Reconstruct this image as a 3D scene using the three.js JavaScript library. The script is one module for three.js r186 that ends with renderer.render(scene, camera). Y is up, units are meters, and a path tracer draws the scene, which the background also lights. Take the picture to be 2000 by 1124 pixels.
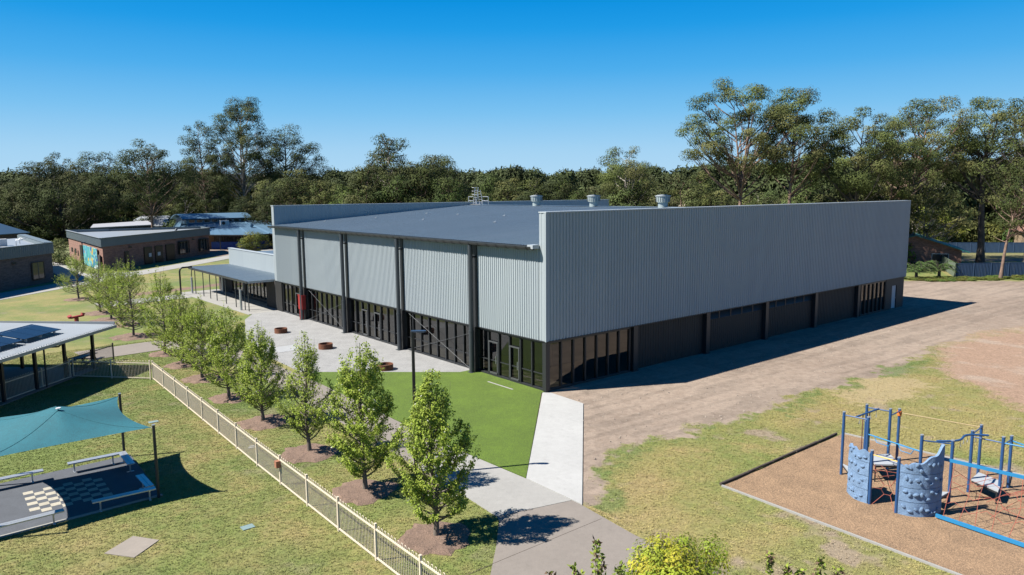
import * as THREE from 'three';
import { mergeGeometries } from 'three/addons/utils/BufferGeometryUtils.js';

// ---------------------------------------------------------------- camera, sky, sun, exposure
const scene = new THREE.Scene();
const camera = new THREE.PerspectiveCamera(43.03, 1024 / 575, 0.5, 4000);
camera.position.set(-27.412, 11.479, 30.329);
camera.rotation.order = 'YXZ';
camera.rotation.set(-0.1302, -0.688, -0.0082);

const renderer = new THREE.WebGLRenderer({ antialias: true });
renderer.toneMapping = THREE.LinearToneMapping;
renderer.toneMappingExposure = 2.4;
renderer.shadowMap.enabled = true;

const lin = v => (v <= 0.04045 ? v / 12.92 : Math.pow((v + 0.055) / 1.055, 2.4));
{ // clear sky: pale at the horizon, deep blue within twenty degrees
  const W = 256, H = 512, d = new Float32Array(W * H * 4);
  const stops = [[-90, 180, 217, 243], [0, 184, 220, 244], [3.1, 165, 211, 243], [6, 124, 194, 241], [9, 78, 174, 237], [12, 34, 156, 231], [14.6, 3, 142, 223], [20, 0, 126, 210], [30, 0, 108, 190], [50, 0, 92, 168], [90, 0, 78, 148]];
  for (let j = 0; j < H; j++) {
    const el = ((j + 0.5) / H - 0.5) * 180;
    let k = 0; while (k < stops.length - 2 && el > stops[k + 1][0]) k++;
    const a = stops[k], b = stops[k + 1], t = Math.min(1, Math.max(0, (el - a[0]) / (b[0] - a[0])));
    for (let i = 0; i < W; i++) {
      const o = (j * W + i) * 4;
      for (let q = 0; q < 3; q++) d[o + q] = (lin(a[q + 1] / 255) * (1 - t) + lin(b[q + 1] / 255) * t) / 2.4;
      d[o + 3] = 1;
    }
  }
  const sky = new THREE.DataTexture(d, W, H, THREE.RGBAFormat, THREE.FloatType);
  sky.mapping = THREE.EquirectangularReflectionMapping; sky.magFilter = THREE.LinearFilter; sky.minFilter = THREE.LinearFilter; sky.needsUpdate = true;
  scene.background = sky; scene.environment = sky;
}
const sun = new THREE.DirectionalLight(new THREE.Color().setRGB(1, 0.955, 0.88), 5.0);
sun.name = 'sun'; sun.position.set(-76, 100, -37).multiplyScalar(1.5); sun.target.position.set(0, 0, 0);
sun.castShadow = true; sun.shadow.mapSize.set(4096, 4096);
Object.assign(sun.shadow.camera, { left: -140, right: 140, top: 140, bottom: -140, near: 1, far: 500 });
scene.add(sun, sun.target);

// ---------------------------------------------------------------- helpers
function RNG(s) { let a = s >>> 0; return () => { a = (a + 0x6D2B79F5) | 0; let t = Math.imul(a ^ (a >>> 15), 1 | a); t = (t + Math.imul(t ^ (t >>> 7), 61 | t)) ^ t; return ((t ^ (t >>> 14)) >>> 0) / 4294967296; }; }
function h2(i, j, s) { let h = Math.imul(i, 374761393) + Math.imul(j, 668265263) + Math.imul(s, 974634777); h = Math.imul(h ^ (h >>> 13), 1274126177); return ((h ^ (h >>> 16)) >>> 0) / 4294967296; }
function vn(x, y, s = 1, per = 0) {
  let i = Math.floor(x), j = Math.floor(y); const fx = x - i, fy = y - j;
  const u = fx * fx * (3 - 2 * fx), v = fy * fy * (3 - 2 * fy);
  let i1 = i + 1, j1 = j + 1;
  if (per) { i = ((i % per) + per) % per; j = ((j % per) + per) % per; i1 = ((i1 % per) + per) % per; j1 = ((j1 % per) + per) % per; }
  const a = h2(i, j, s), b = h2(i1, j, s), c = h2(i, j1, s), d = h2(i1, j1, s);
  return a + (b - a) * u + (c - a) * v + (a - b - c + d) * u * v;
}
function fbm(x, y, o = 4, s = 1) { let r = 0, a = 0.5, t = 0; for (let k = 0; k < o; k++) { r += a * vn(x, y, s + k * 17); t += a; a *= 0.5; x *= 2.03; y *= 2.03; } return r / t; }
const smooth = (a, b, x) => { const t = Math.min(1, Math.max(0, (x - a) / (b - a))); return t * t * (3 - 2 * t); };
const mix3 = (a, b, t) => [a[0] + (b[0] - a[0]) * t, a[1] + (b[1] - a[1]) * t, a[2] + (b[2] - a[2]) * t];
const V = (x, y, z) => new THREE.Vector3(x, y, z);

class GB { // collects flat or smooth triangles; uv in metres on the dominant plane
  constructor() { this.p = []; this.n = []; this.u = []; }
  tri(a, b, c, na, nb, nc, uvs) {
    const ax = b[0] - a[0], ay = b[1] - a[1], az = b[2] - a[2], bx = c[0] - a[0], by = c[1] - a[1], bz = c[2] - a[2];
    let nx = ay * bz - az * by, ny = az * bx - ax * bz, nz = ax * by - ay * bx; const l = Math.hypot(nx, ny, nz) || 1; nx /= l; ny /= l; nz /= l;
    const N = [nx, ny, nz];
    this.p.push(...a, ...b, ...c); this.n.push(...(na || N), ...(nb || N), ...(nc || N));
    if (uvs) this.u.push(...uvs);
    else for (const q of [a, b, c]) { const X = Math.abs(nx), Y = Math.abs(ny), Z = Math.abs(nz); if (Y >= X && Y >= Z) this.u.push(q[0], -q[2]); else if (X >= Z) this.u.push(q[2], q[1]); else this.u.push(q[0], q[1]); }
    return this;
  }
  quad(a, b, c, d) { this.tri(a, b, c); this.tri(a, c, d); return this; }
  box(x0, x1, y0, y1, z0, z1) {
    if (x0 > x1) [x0, x1] = [x1, x0]; if (y0 > y1) [y0, y1] = [y1, y0]; if (z0 > z1) [z0, z1] = [z1, z0];
    const P = (i, j, k) => [i ? x1 : x0, j ? y1 : y0, k ? z1 : z0];
    this.quad(P(0, 0, 1), P(1, 0, 1), P(1, 1, 1), P(0, 1, 1)); this.quad(P(1, 0, 0), P(0, 0, 0), P(0, 1, 0), P(1, 1, 0));
    this.quad(P(1, 0, 1), P(1, 0, 0), P(1, 1, 0), P(1, 1, 1)); this.quad(P(0, 0, 0), P(0, 0, 1), P(0, 1, 1), P(0, 1, 0));
    this.quad(P(0, 1, 1), P(1, 1, 1), P(1, 1, 0), P(0, 1, 0)); this.quad(P(0, 0, 0), P(1, 0, 0), P(1, 0, 1), P(0, 0, 1));
    return this;
  }
  beam(a, b, w, h) { // box from a to b, w across, h deep
    const A = V(...a), B = V(...b), d = B.clone().sub(A).normalize(), up = Math.abs(d.y) > 0.95 ? V(1, 0, 0) : V(0, 1, 0);
    const s = d.clone().cross(up).normalize().multiplyScalar(w / 2), t = s.clone().cross(d).normalize().multiplyScalar(h / 2);
    const c = (P, i, j) => [P.x + s.x * i + t.x * j, P.y + s.y * i + t.y * j, P.z + s.z * i + t.z * j];
    const q = [[-1, -1], [1, -1], [1, 1], [-1, 1]];
    for (let k = 0; k < 4; k++) { const m = q[k], n = q[(k + 1) % 4]; this.quad(c(A, ...m), c(B, ...m), c(B, ...n), c(A, ...n)); }
    this.quad(c(A, -1, -1), c(A, 1, -1), c(A, 1, 1), c(A, -1, 1)); this.quad(c(B, -1, 1), c(B, 1, 1), c(B, 1, -1), c(B, -1, -1));
    return this;
  }
  tube(pts, r, sides = 8, cap = true) {
    const rad = k => (Array.isArray(r) ? r[k] : r), rings = [];
    let ref = null;
    for (let k = 0; k < pts.length; k++) {
      const a = pts[Math.max(0, k - 1)], b = pts[Math.min(pts.length - 1, k + 1)], d = V(b[0] - a[0], b[1] - a[1], b[2] - a[2]).normalize();
      if (!ref) ref = Math.abs(d.y) > 0.9 ? V(1, 0, 0) : V(0, 1, 0);
      const s = ref.clone().sub(d.clone().multiplyScalar(ref.dot(d))).normalize(), t = d.clone().cross(s); ref = s.clone();
      const ring = [];
      for (let i = 0; i < sides; i++) { const q = i / sides * Math.PI * 2, n = [s.x * Math.cos(q) + t.x * Math.sin(q), s.y * Math.cos(q) + t.y * Math.sin(q), s.z * Math.cos(q) + t.z * Math.sin(q)]; ring.push([[pts[k][0] + n[0] * rad(k), pts[k][1] + n[1] * rad(k), pts[k][2] + n[2] * rad(k)], n]); }
      rings.push(ring);
    }
    let len = 0;
    for (let k = 0; k + 1 < rings.length; k++) {
      const l2 = len + Math.hypot(pts[k + 1][0] - pts[k][0], pts[k + 1][1] - pts[k][1], pts[k + 1][2] - pts[k][2]);
      const per = 2 * Math.PI * Math.max(rad(k), 0.02);
      for (let i = 0; i < sides; i++) {
        const j = (i + 1) % sides, a = rings[k][i], b = rings[k][j], c = rings[k + 1][j], e = rings[k + 1][i], u0 = i / sides * per, u1 = (i + 1) / sides * per;
        this.tri(a[0], b[0], c[0], a[1], b[1], c[1], [u0, len, u1, len, u1, l2]); this.tri(a[0], c[0], e[0], a[1], c[1], e[1], [u0, len, u1, l2, u0, l2]);
      }
      len = l2;
    }
    if (cap) for (const [k, f] of [[0, 1], [rings.length - 1, 0]]) for (let i = 1; i + 1 < sides; i++) f ? this.tri(rings[k][0][0], rings[k][i + 1][0], rings[k][i][0]) : this.tri(rings[k][0][0], rings[k][i][0], rings[k][i + 1][0]);
    return this;
  }
  cyl(x, z, y0, y1, r, sides = 12) { return this.tube([[x, y0, z], [x, y1, z]], r, sides); }
  prism(poly, y0, y1) { // poly [[x,z]...]
    const sh = poly.map(p => new THREE.Vector2(p[0], p[1])), cw = THREE.ShapeUtils.area(sh) < 0, f = THREE.ShapeUtils.triangulateShape(sh, []);
    for (const t of f) { const [a, b, c] = t.map(i => poly[i]), s = (b[0] - a[0]) * (c[1] - a[1]) - (b[1] - a[1]) * (c[0] - a[0]) > 0; const T = s ? [a, c, b] : [a, b, c]; this.tri(...T.map(q => [q[0], y1, q[1]])); if (y0 !== y1) this.tri(...[T[0], T[2], T[1]].map(q => [q[0], y0, q[1]])); }
    if (y0 !== y1) for (let i = 0; i < poly.length; i++) { const a = poly[i], b = poly[(i + 1) % poly.length], [p, q] = cw ? [a, b] : [b, a]; this.quad([p[0], y0, p[1]], [q[0], y0, q[1]], [q[0], y1, q[1]], [p[0], y1, p[1]]); }
    return this;
  }
  geo() { const g = new THREE.BufferGeometry(); g.setAttribute('position', new THREE.Float32BufferAttribute(this.p, 3)); g.setAttribute('normal', new THREE.Float32BufferAttribute(this.n, 3)); g.setAttribute('uv', new THREE.Float32BufferAttribute(this.u, 2)); return g; }
}
const gb = () => new GB();
const used = new Map();
function numbered(n) { const k = used.get(n) || 0; used.set(n, k + 1); return k ? `${n}_${String(k).padStart(3, '0')}` : n; }
function mesh(name, g, m, parent, label) { const o = new THREE.Mesh(g instanceof GB ? g.geo() : g, m); o.name = parent ? name : numbered(name); o.castShadow = o.receiveShadow = true; (parent || scene).add(o); if (label) o.userData.label = label; return o; }
function thing(name, label, category, pos = [0, 0, 0], turn = 0, group) { const o = new THREE.Group(); o.name = numbered(name); o.position.set(...pos); o.rotation.y = turn; o.userData = { label, category }; if (group) o.userData.group = group; scene.add(o); return o; }
function tag(o, label, category, group) { o.userData.label = label; o.userData.category = category; if (group) o.userData.group = group; return o; }
function struct(name, g, m) { const o = mesh(name, g, m); o.userData.kind = 'structure'; return o; }
function copyOf(src, pos, turn, scale, label, group) { const c = src.clone(); c.name = numbered(src.name.replace(/_\d{3}$/, '')); c.position.set(...pos); c.rotation.y = turn; if (scale) c.scale.set(...(Array.isArray(scale) ? scale : [scale, scale, scale])); c.userData = { ...src.userData, label: label || src.userData.label }; if (group) c.userData.group = group; scene.add(c); return c; }

// ---------------------------------------------------------------- textures and materials
function texOf(n, fn, color = true) { // fn(u,v) -> [r,g,b] linear 0..1, tiling
  const d = new Uint8Array(n * n * 4), enc = v => { v = Math.min(1, Math.max(0, v)); return 255 * (v <= 0.0031308 ? v * 12.92 : 1.055 * Math.pow(v, 1 / 2.4) - 0.055); };
  for (let j = 0; j < n; j++) for (let i = 0; i < n; i++) { const c = fn(i / n, j / n), o = (j * n + i) * 4; for (let k = 0; k < 3; k++) d[o + k] = color ? enc(c[k]) : 255 * Math.min(1, Math.max(0, c[k])); d[o + 3] = 255; }
  const t = new THREE.DataTexture(d, n, n, THREE.RGBAFormat); if (color) t.colorSpace = THREE.SRGBColorSpace; t.wrapS = t.wrapT = THREE.RepeatWrapping; t.magFilter = THREE.LinearFilter; t.minFilter = THREE.LinearMipmapLinearFilter; t.generateMipmaps = true; t.needsUpdate = true; return t;
}
const tn = (u, v, f, s) => vn(u * f, v * f, s, f); // tiling noise
const rep = (t, m) => { const c = t.clone(); c.repeat.set(1 / m, 1 / m); c.needsUpdate = true; return c; };
const M = {};
const std = (r, g, b, rough = 0.8, o = {}) => new THREE.MeshStandardMaterial({ color: new THREE.Color().setRGB(r * 0.83, g * 0.83, b * 0.83), roughness: rough, ...o });
const noiseBump = texOf(512, (u, v) => { const a = 0.35 * tn(u, v, 128, 3) + 0.25 * tn(u, v, 256, 4) + 0.25 * tn(u, v, 48, 5) + 0.15 * tn(u, v, 12, 6); return [a, a, a]; }, false);
const concTex = texOf(512, (u, v) => { const a = 0.87 + 0.07 * (tn(u, v, 6, 11) - 0.5) + 0.07 * (tn(u, v, 24, 12) - 0.5) + 0.10 * (tn(u, v, 200, 13) - 0.5) + (tn(u, v, 40, 15) > 0.86 ? -0.05 : 0); return [a, a * 0.995, a * 0.98]; });
const aggTex = texOf(512, (u, v) => { const s = h2(Math.floor(u * 512), Math.floor(v * 512), 5), a = 0.72 + 0.5 * (s - 0.5) * (0.5 + tn(u, v, 180, 3)) + 0.12 * (tn(u, v, 9, 2) - 0.5) + 0.1 * (tn(u, v, 40, 7) - 0.5); return [a, a, a * 1.0]; });
const turfTex = texOf(512, (u, v) => { const a = 0.72 + 0.34 * (tn(u, v, 150, 3) - 0.5) + 0.3 * (tn(u, v, 256, 8) - 0.5) + 0.16 * (tn(u, v, 5, 4) - 0.5) + 0.1 * (tn(u, v, 20, 6) - 0.5); return [a * 0.96, a, a * 0.8]; });
const chipTex = texOf(512, (u, v) => { const a = h2(Math.floor(u * 170 + 3 * tn(u, v, 90, 1)), Math.floor(v * 300), 9), b = tn(u, v, 128, 4), c = tn(u, v, 7, 3), k = 0.62 + 0.5 * (a - 0.5) + 0.5 * (b - 0.5) + 0.16 * (c - 0.5); return [k, k * 0.97, k * 0.92]; });
const brickTex = texOf(512, (u, v) => { const row = Math.floor(v * 24), off = (row % 2) * 0.5, cx = u * 9 + off, col = Math.floor(cx), f = h2(col % 9, row, 4); const jm = (v * 24) % 1 < 0.12 || cx % 1 < 0.05; const a = jm ? 0.78 : 0.72 + 0.42 * (f - 0.5) + 0.12 * (tn(u, v, 128, 2) - 0.5); return [a, a * (0.97 + 0.05 * f), a * 0.97]; });
const barkTex = texOf(256, (u, v) => { const a = 0.7 + 0.5 * (vn(u * 24, v * 5, 4, 0) - 0.5) + 0.35 * (tn(u, v, 64, 3) - 0.5); return [a, a, a]; });
const metalTex = texOf(512, (u, v) => { const a = 0.94 + 0.05 * (tn(u, v, 5, 3) - 0.5) + 0.05 * (vn(u * 60, v * 3, 9, 0) - 0.5) + 0.03 * (tn(u, v, 90, 6) - 0.5); return [a, a, a]; });
const tint = (r, g, b, rough, t, m, o = {}) => std(r, g, b, rough, { map: rep(t, m), ...o });

const cladCols = [[0.318, 0.36, 0.38], [0.311, 0.353, 0.374], [0.325, 0.367, 0.386]];
M.clad = cladCols.map(c => tint(...c, 0.6, metalTex, 4, { metalness: 0.1 }));
M.roof = [[0.125, 0.17, 0.21], [0.12, 0.166, 0.205], [0.13, 0.175, 0.215]].map(c => tint(...c, 0.42, metalTex, 5, { metalness: 0.15 }));
M.cap = tint(0.37, 0.41, 0.43, 0.45, metalTex, 3);
M.dark = std(0.018, 0.02, 0.023, 0.5);
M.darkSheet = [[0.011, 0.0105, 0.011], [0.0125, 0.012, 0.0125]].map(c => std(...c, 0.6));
M.pipe = std(0.036, 0.043, 0.049, 0.45);
M.gutter = std(0.03, 0.034, 0.038, 0.4);
M.frame = std(0.022, 0.024, 0.027, 0.4);
M.frameLight = std(0.09, 0.095, 0.1, 0.4, { metalness: 0.3 });
M.glass = new THREE.MeshPhysicalMaterial({ color: new THREE.Color().setRGB(0.3, 0.31, 0.31), transmission: 1, thickness: 0, roughness: 0.015, ior: 1.75 });
M.clearGlass = new THREE.MeshPhysicalMaterial({ color: new THREE.Color().setRGB(0.5, 0.52, 0.53), transmission: 1, thickness: 0, roughness: 0.02, ior: 1.8 });
M.inFloor = tint(0.22, 0.19, 0.14, 0.45, concTex, 3);
M.inWall = std(0.3, 0.3, 0.3, 0.9);
M.inDark = std(0.3, 0.3, 0.3, 0.9);
M.steel = std(0.55, 0.56, 0.57, 0.35, { metalness: 0.7 });
M.alu = tint(0.5, 0.52, 0.54, 0.35, metalTex, 2, { metalness: 0.55 });
M.vent = tint(0.33, 0.39, 0.39, 0.45, metalTex, 2, { metalness: 0.2 });
M.door = std(0.42, 0.43, 0.44, 0.6);
M.red = std(0.26, 0.014, 0.012, 0.5);
M.rust = tint(0.23, 0.08, 0.035, 0.85, chipTex, 3);
M.soil = tint(0.1, 0.065, 0.045, 1, chipTex, 1);
M.conc = tint(0.4, 0.4, 0.39, 0.9, concTex, 4.3, { bumpMap: rep(noiseBump, 2), bumpScale: 0.004 });
M.concMid = tint(0.315, 0.308, 0.29, 0.9, concTex, 5.1, { bumpMap: rep(noiseBump, 2), bumpScale: 0.004 });
M.concOld = tint(0.225, 0.197, 0.172, 0.92, concTex, 3.7, { bumpMap: rep(noiseBump, 2), bumpScale: 0.006 });
M.agg = tint(0.34, 0.338, 0.33, 0.9, aggTex, 5, { bumpMap: rep(noiseBump, 1.6), bumpScale: 0.012 });
M.turf = tint(0.112, 0.178, 0.012, 0.95, turfTex, 4.7, { bumpMap: rep(noiseBump, 1.7), bumpScale: 0.03 });
M.chips = tint(0.38, 0.25, 0.148, 0.95, chipTex, 3.1, { bumpMap: rep(noiseBump, 2.3), bumpScale: 0.03 });
M.mulch = tint(0.31, 0.21, 0.16, 0.95, chipTex, 2.1, { bumpMap: rep(noiseBump, 1.5), bumpScale: 0.04 });
M.brickRed = tint(0.31, 0.165, 0.125, 0.9, brickTex, 2.16);
M.brickDark = tint(0.16, 0.12, 0.11, 0.9, brickTex, 2.16);
M.brickBlack = tint(0.045, 0.038, 0.037, 0.9, brickTex, 2.16);
M.fascia = [[0.12, 0.15, 0.165], [0.116, 0.146, 0.16]].map(c => std(...c, 0.5));
M.paleRoof = tint(0.32, 0.34, 0.35, 0.4, metalTex, 4, { metalness: 0.2 });
M.whiteRoof = tint(0.36, 0.36, 0.37, 0.5, metalTex, 4);
M.blueRoof = [[0.11, 0.2, 0.29], [0.105, 0.19, 0.275]].map(c => tint(...c, 0.42, metalTex, 4, { metalness: 0.15 }));
M.blueWall = std(0.012, 0.07, 0.34, 0.6);
M.white = std(0.55, 0.55, 0.54, 0.5);
M.cream = tint(0.66, 0.57, 0.44, 0.5, metalTex, 2);
M.bark = tint(0.2, 0.165, 0.135, 0.95, barkTex, 0.6);
M.barkPale = tint(0.46, 0.41, 0.36, 0.9, barkTex, 1.2);
M.barkRed = tint(0.26, 0.17, 0.125, 0.9, barkTex, 1.2);
M.barkDark = tint(0.09, 0.075, 0.065, 0.95, barkTex, 1.2);
const leafMat = (t = 0.25) => new THREE.MeshPhysicalMaterial({ vertexColors: true, roughness: 0.8, specularIntensity: 0.3, transmission: t, thickness: 0, side: THREE.DoubleSide });
M.pearLeaf = leafMat(0.42);
M.eucLeaf = new THREE.MeshPhysicalMaterial({ vertexColors: true, specularIntensity: 0.25, roughness: 0.8, transmission: 0.22, thickness: 0, side: THREE.DoubleSide });
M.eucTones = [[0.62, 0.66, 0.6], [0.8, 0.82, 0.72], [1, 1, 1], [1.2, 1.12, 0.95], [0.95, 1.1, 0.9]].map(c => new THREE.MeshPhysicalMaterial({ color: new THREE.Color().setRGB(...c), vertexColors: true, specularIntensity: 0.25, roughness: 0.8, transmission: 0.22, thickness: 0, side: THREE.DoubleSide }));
M.play = std(0.02, 0.072, 0.19, 0.4);
M.playLight = std(0.02, 0.19, 0.39, 0.4);
M.playWall = tint(0.23, 0.37, 0.58, 0.75, aggTex, 1.5, { bumpMap: rep(noiseBump, 0.7), bumpScale: 0.02 });
M.rope = std(0.32, 0.085, 0.055, 0.8);
M.yellow = std(0.65, 0.4, 0.06, 0.6);
M.green = std(0.02, 0.2, 0.07, 0.5);
M.timber = tint(0.085, 0.065, 0.05, 0.95, barkTex, 0.8);
M.sail = tint(0.008, 0.135, 0.17, 0.85, aggTex, 6, { side: THREE.DoubleSide });
M.mat = tint(0.1, 0.11, 0.128, 0.95, aggTex, 2);
M.chess = tint(0.5, 0.46, 0.37, 0.9, aggTex, 2);
M.pvFrame = std(0.02, 0.02, 0.023, 0.4);
M.pv = std(0.014, 0.016, 0.022, 0.25, { metalness: 0.0 });
M.blueFence = [[0.03, 0.065, 0.13], [0.028, 0.062, 0.125]].map(c => std(...c, 0.6));
M.greenFence = [[0.11, 0.14, 0.1], [0.105, 0.133, 0.096]].map(c => std(...c, 0.6));
M.teal = std(0.012, 0.1, 0.09, 0.5);
M.tealLid = std(0.16, 0.23, 0.23, 0.7);
M.asphalt = tint(0.09, 0.09, 0.095, 0.9, aggTex, 4);
M.black = std(0.012, 0.012, 0.013, 0.4);
M.solarRoof = tint(0.2, 0.225, 0.25, 0.35, metalTex, 3, { metalness: 0.25 });
M.tan = std(0.36, 0.27, 0.14, 0.4);
M.rope2 = std(0.14, 0.05, 0.04, 0.9);
M.deck = std(0.32, 0.34, 0.36, 0.6);
const holdGeo = new THREE.IcosahedronGeometry(0.075, 1); { const q = holdGeo.attributes.position; for (let i = 0; i < q.count; i++) q.setXYZ(i, q.getX(i) * 1.15, q.getY(i) * 0.75, q.getZ(i) * 0.6); holdGeo.computeVertexNormals(); }
const PAVED = [];

// ---------------------------------------------------------------- ground
const DIRT = [[-9.3, 12.2], [-8.2, 11.9], [-6.4, 10.2], [-4.3, 9.2], [-0.9, 9.3], [3, 9.9], [6.7, 10], [12, 10.1], [17.6, 10.3], [21.5, 10.1], [26.5, 9.6], [35, 9.7], [43, 11.3], [60, 16], [120, 30]];
const zOf = (poly, x) => { let k = 0; while (k < poly.length - 2 && x > poly[k + 1][0]) k++; const a = poly[k], b = poly[k + 1]; return a[1] + (b[1] - a[1]) * (x - a[0]) / (b[0] - a[0]); };
function groundColor(x, z) { // base colour of lawn, dry grass, bare soil and wood mulch
  const n1 = fbm(x * 0.12, z * 0.12, 4, 21), n2 = fbm(x * 0.55, z * 0.55, 4, 31), n3 = fbm(x * 3.1, z * 3.1, 3, 41), n4 = vn(x * 14, z * 14, 51), n5 = vn(x * 31, z * 31, 61);
  const east = smooth(-12, -8, x) * smooth(8, 12, z);
  let yel = smooth(0.34, 0.72, 0.5 * n1 + 0.36 * n2 + 0.18 * n3 + 0.1 * east);
  let c = mix3([0.118, 0.155, 0.031], [0.22, 0.19, 0.065], yel);
  c = mix3(c, [0.25, 0.19, 0.08], smooth(0.6, 0.9, 0.4 * n3 + 0.7 * n2) * 0.5 + east * smooth(0.5, 0.75, n2) * 0.4);
  const n6 = fbm(x * 0.3 + 40, z * 0.3, 3, 111), n7 = fbm(x * 1.1, z * 1.1 + 9, 3, 121);
  c = mix3(c, [0.085, 0.13, 0.024], smooth(0.52, 0.72, n6) * (0.55 - 0.2 * east));
  let bare = smooth(0.6, 0.74, 0.55 * n7 + 0.5 * n6 - 0.06 + 0.05 * east) * (0.35 + 0.5 * east);
  c = mix3(c, [0.235, 0.178, 0.128], bare);
  let k = 0.72 + 0.3 * n4 + 0.26 * n5; let grass = 1 - 0.75 * bare;
  // bare soil
  const wob = (fbm(x * 0.5, z * 0.5, 3, 71) - 0.5) * 2.8 + (fbm(x * 2.2, z * 2.2, 3, 81) - 0.5) * 2.2 + (n4 - 0.5) * 0.5;
  let soil = 0;
  if (x > -9.3 && (z > -3 || x > 46)) soil = smooth(0.35, -0.35, z - zOf(DIRT, x) + wob * 0.75) * smooth(-9.4, -8.9, x + z * 0.0);
  // green rank grass along the soil's edge
  const edge = Math.abs(z - zOf(DIRT, x) - 0.5 + wob * 0.6);
  if (x > -9 && x < 27) c = mix3(c, [0.06, 0.125, 0.02], smooth(1.2, 0.1, edge) * smooth(0.4, 0.62, 0.6 * n2 + 0.4 * n3) * 0.62);
  // pale sandy patch
  const sp = Math.hypot((x - 15.5) / 5, (z - 12.2) / 2.0) + (n2 - 0.5) * 1.1 + (n3 - 0.5) * 0.9; 
  c = mix3(c, [0.3, 0.23, 0.12], smooth(1.05, 0.55, sp) * 0.8); if (sp < 0.7) grass = 0.25;
  const far = smooth(-2.4, -0.6, z - (-72.2 + 0.95 * x) + wob * 0.8) ; // far side of the soil, towards the blue fence
  if (x > 50) soil *= far;
  const sc = mix3([0.226, 0.17, 0.127], [0.288, 0.225, 0.172], smooth(0.3, 0.75, 0.6 * n1 + 0.5 * n3));
  const trk = smooth(0.48, 0.64, vn(x * 0.22 + 7, (z - 0.05 * x) * 2.6, 91)) * 0.14 + smooth(0.62, 0.7, vn(x * 5, z * 5, 92)) * 0.1 + smooth(0.55, 0.75, n2) * 0.1 + smooth(0.8, 0.9, vn(x * 9, z * 9, 93)) * 0.12;
  const sc2 = sc.map(v => v * (1 - trk));
  c = mix3(c, sc2, soil); k = k + (0.8 + 0.12 * n4 + 0.28 * n5 - k) * soil; grass *= 1 - soil;
  // wood mulch on the right
  if (x > 16) { const b = Math.min((x - 17.4) * 0.75 + (z - 18.4) * 0.6, 60); const lim = zOf([[16, 19], [20.9, 14.1], [27.2, 10.2], [35, 9.7], [43, 11.3], [100, 30]], x); const w = smooth(-0.9, 0.9, z - lim + wob * 0.8 + (n5 - 0.5) * 1.2); const mc = mix3([0.24, 0.155, 0.1], [0.31, 0.205, 0.14], n3); c = mix3(c, mix3(mc, [0.33, 0.27, 0.21], smooth(0.5, 0.8, n2) * 0.6).map(v => v * (0.5 + 0.55 * n5 + 0.4 * n4)), w); grass *= 1 - w; k = k + (1 - k) * w; }
  // brown garden strip north of the annex path
  if (z < -55 && x > -8 && x < 14) { const g = smooth(1.6, 0.6, Math.abs(z + 64.6 + x * 0.25 + wob * 0.5)); c = mix3(c, [0.18, 0.115, 0.08], g); grass *= 1 - g; }
  k *= 0.83; return [c[0] * k, c[1] * k, c[2] * k, grass];
}
function groundTex(n, x0, z0, w) {
  const d = new Uint8Array(n * n * 4), enc = v => { v = Math.min(1, Math.max(0, v)); return 255 * (v <= 0.0031308 ? v * 12.92 : 1.055 * Math.pow(v, 1 / 2.4) - 0.055); };
  for (let j = 0; j < n; j++) for (let i = 0; i < n; i++) { const c = groundColor(x0 + (i + 0.5) / n * w, z0 + (j + 0.5) / n * w), o = (j * n + i) * 4; d[o] = enc(c[0]); d[o + 1] = enc(c[1]); d[o + 2] = enc(c[2]); d[o + 3] = 255; }
  const t = new THREE.DataTexture(d, n, n, THREE.RGBAFormat); t.colorSpace = THREE.SRGBColorSpace; t.magFilter = THREE.LinearFilter; t.minFilter = THREE.LinearMipmapLinearFilter; t.generateMipmaps = true; t.wrapS = t.wrapT = THREE.ClampToEdgeWrapping; t.needsUpdate = true; return t;
}
function groundSheet(name, x0, z0, w, n, y) {
  const g = new THREE.BufferGeometry();
  g.setAttribute('position', new THREE.Float32BufferAttribute([x0, y, z0, x0, y, z0 + w, x0 + w, y, z0 + w, x0 + w, y, z0], 3));
  g.setAttribute('normal', new THREE.Float32BufferAttribute([0, 1, 0, 0, 1, 0, 0, 1, 0, 0, 1, 0], 3));
  g.setAttribute('uv', new THREE.Float32BufferAttribute([0, 0, 0, 1, 1, 1, 1, 0], 2)); g.setIndex([0, 1, 2, 0, 2, 3]);
  const b = noiseBump.clone(); b.repeat.set(w / 2.3, w / 2.3); b.needsUpdate = true;
  return struct(name, g, new THREE.MeshStandardMaterial({ map: groundTex(n, x0, z0, w), roughness: 0.95, bumpMap: b, bumpScale: 0.03 }));
}
struct('ground', gb().prism([[-1500, -1500], [1500, -1500], [1500, 1500], [-1500, 1500]], -0.02, -0.02), tint(0.19, 0.2, 0.085, 0.95, turfTex, 17));
groundSheet('lawn', -34, -34, 64, 2048, 0);
groundSheet('school_lawn', -34, -98, 64, 1024, 0);
groundSheet('soil_yard', 30, -34, 64, 1024, 0);
groundSheet('field', 30, 30, 64, 512, 0);

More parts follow.
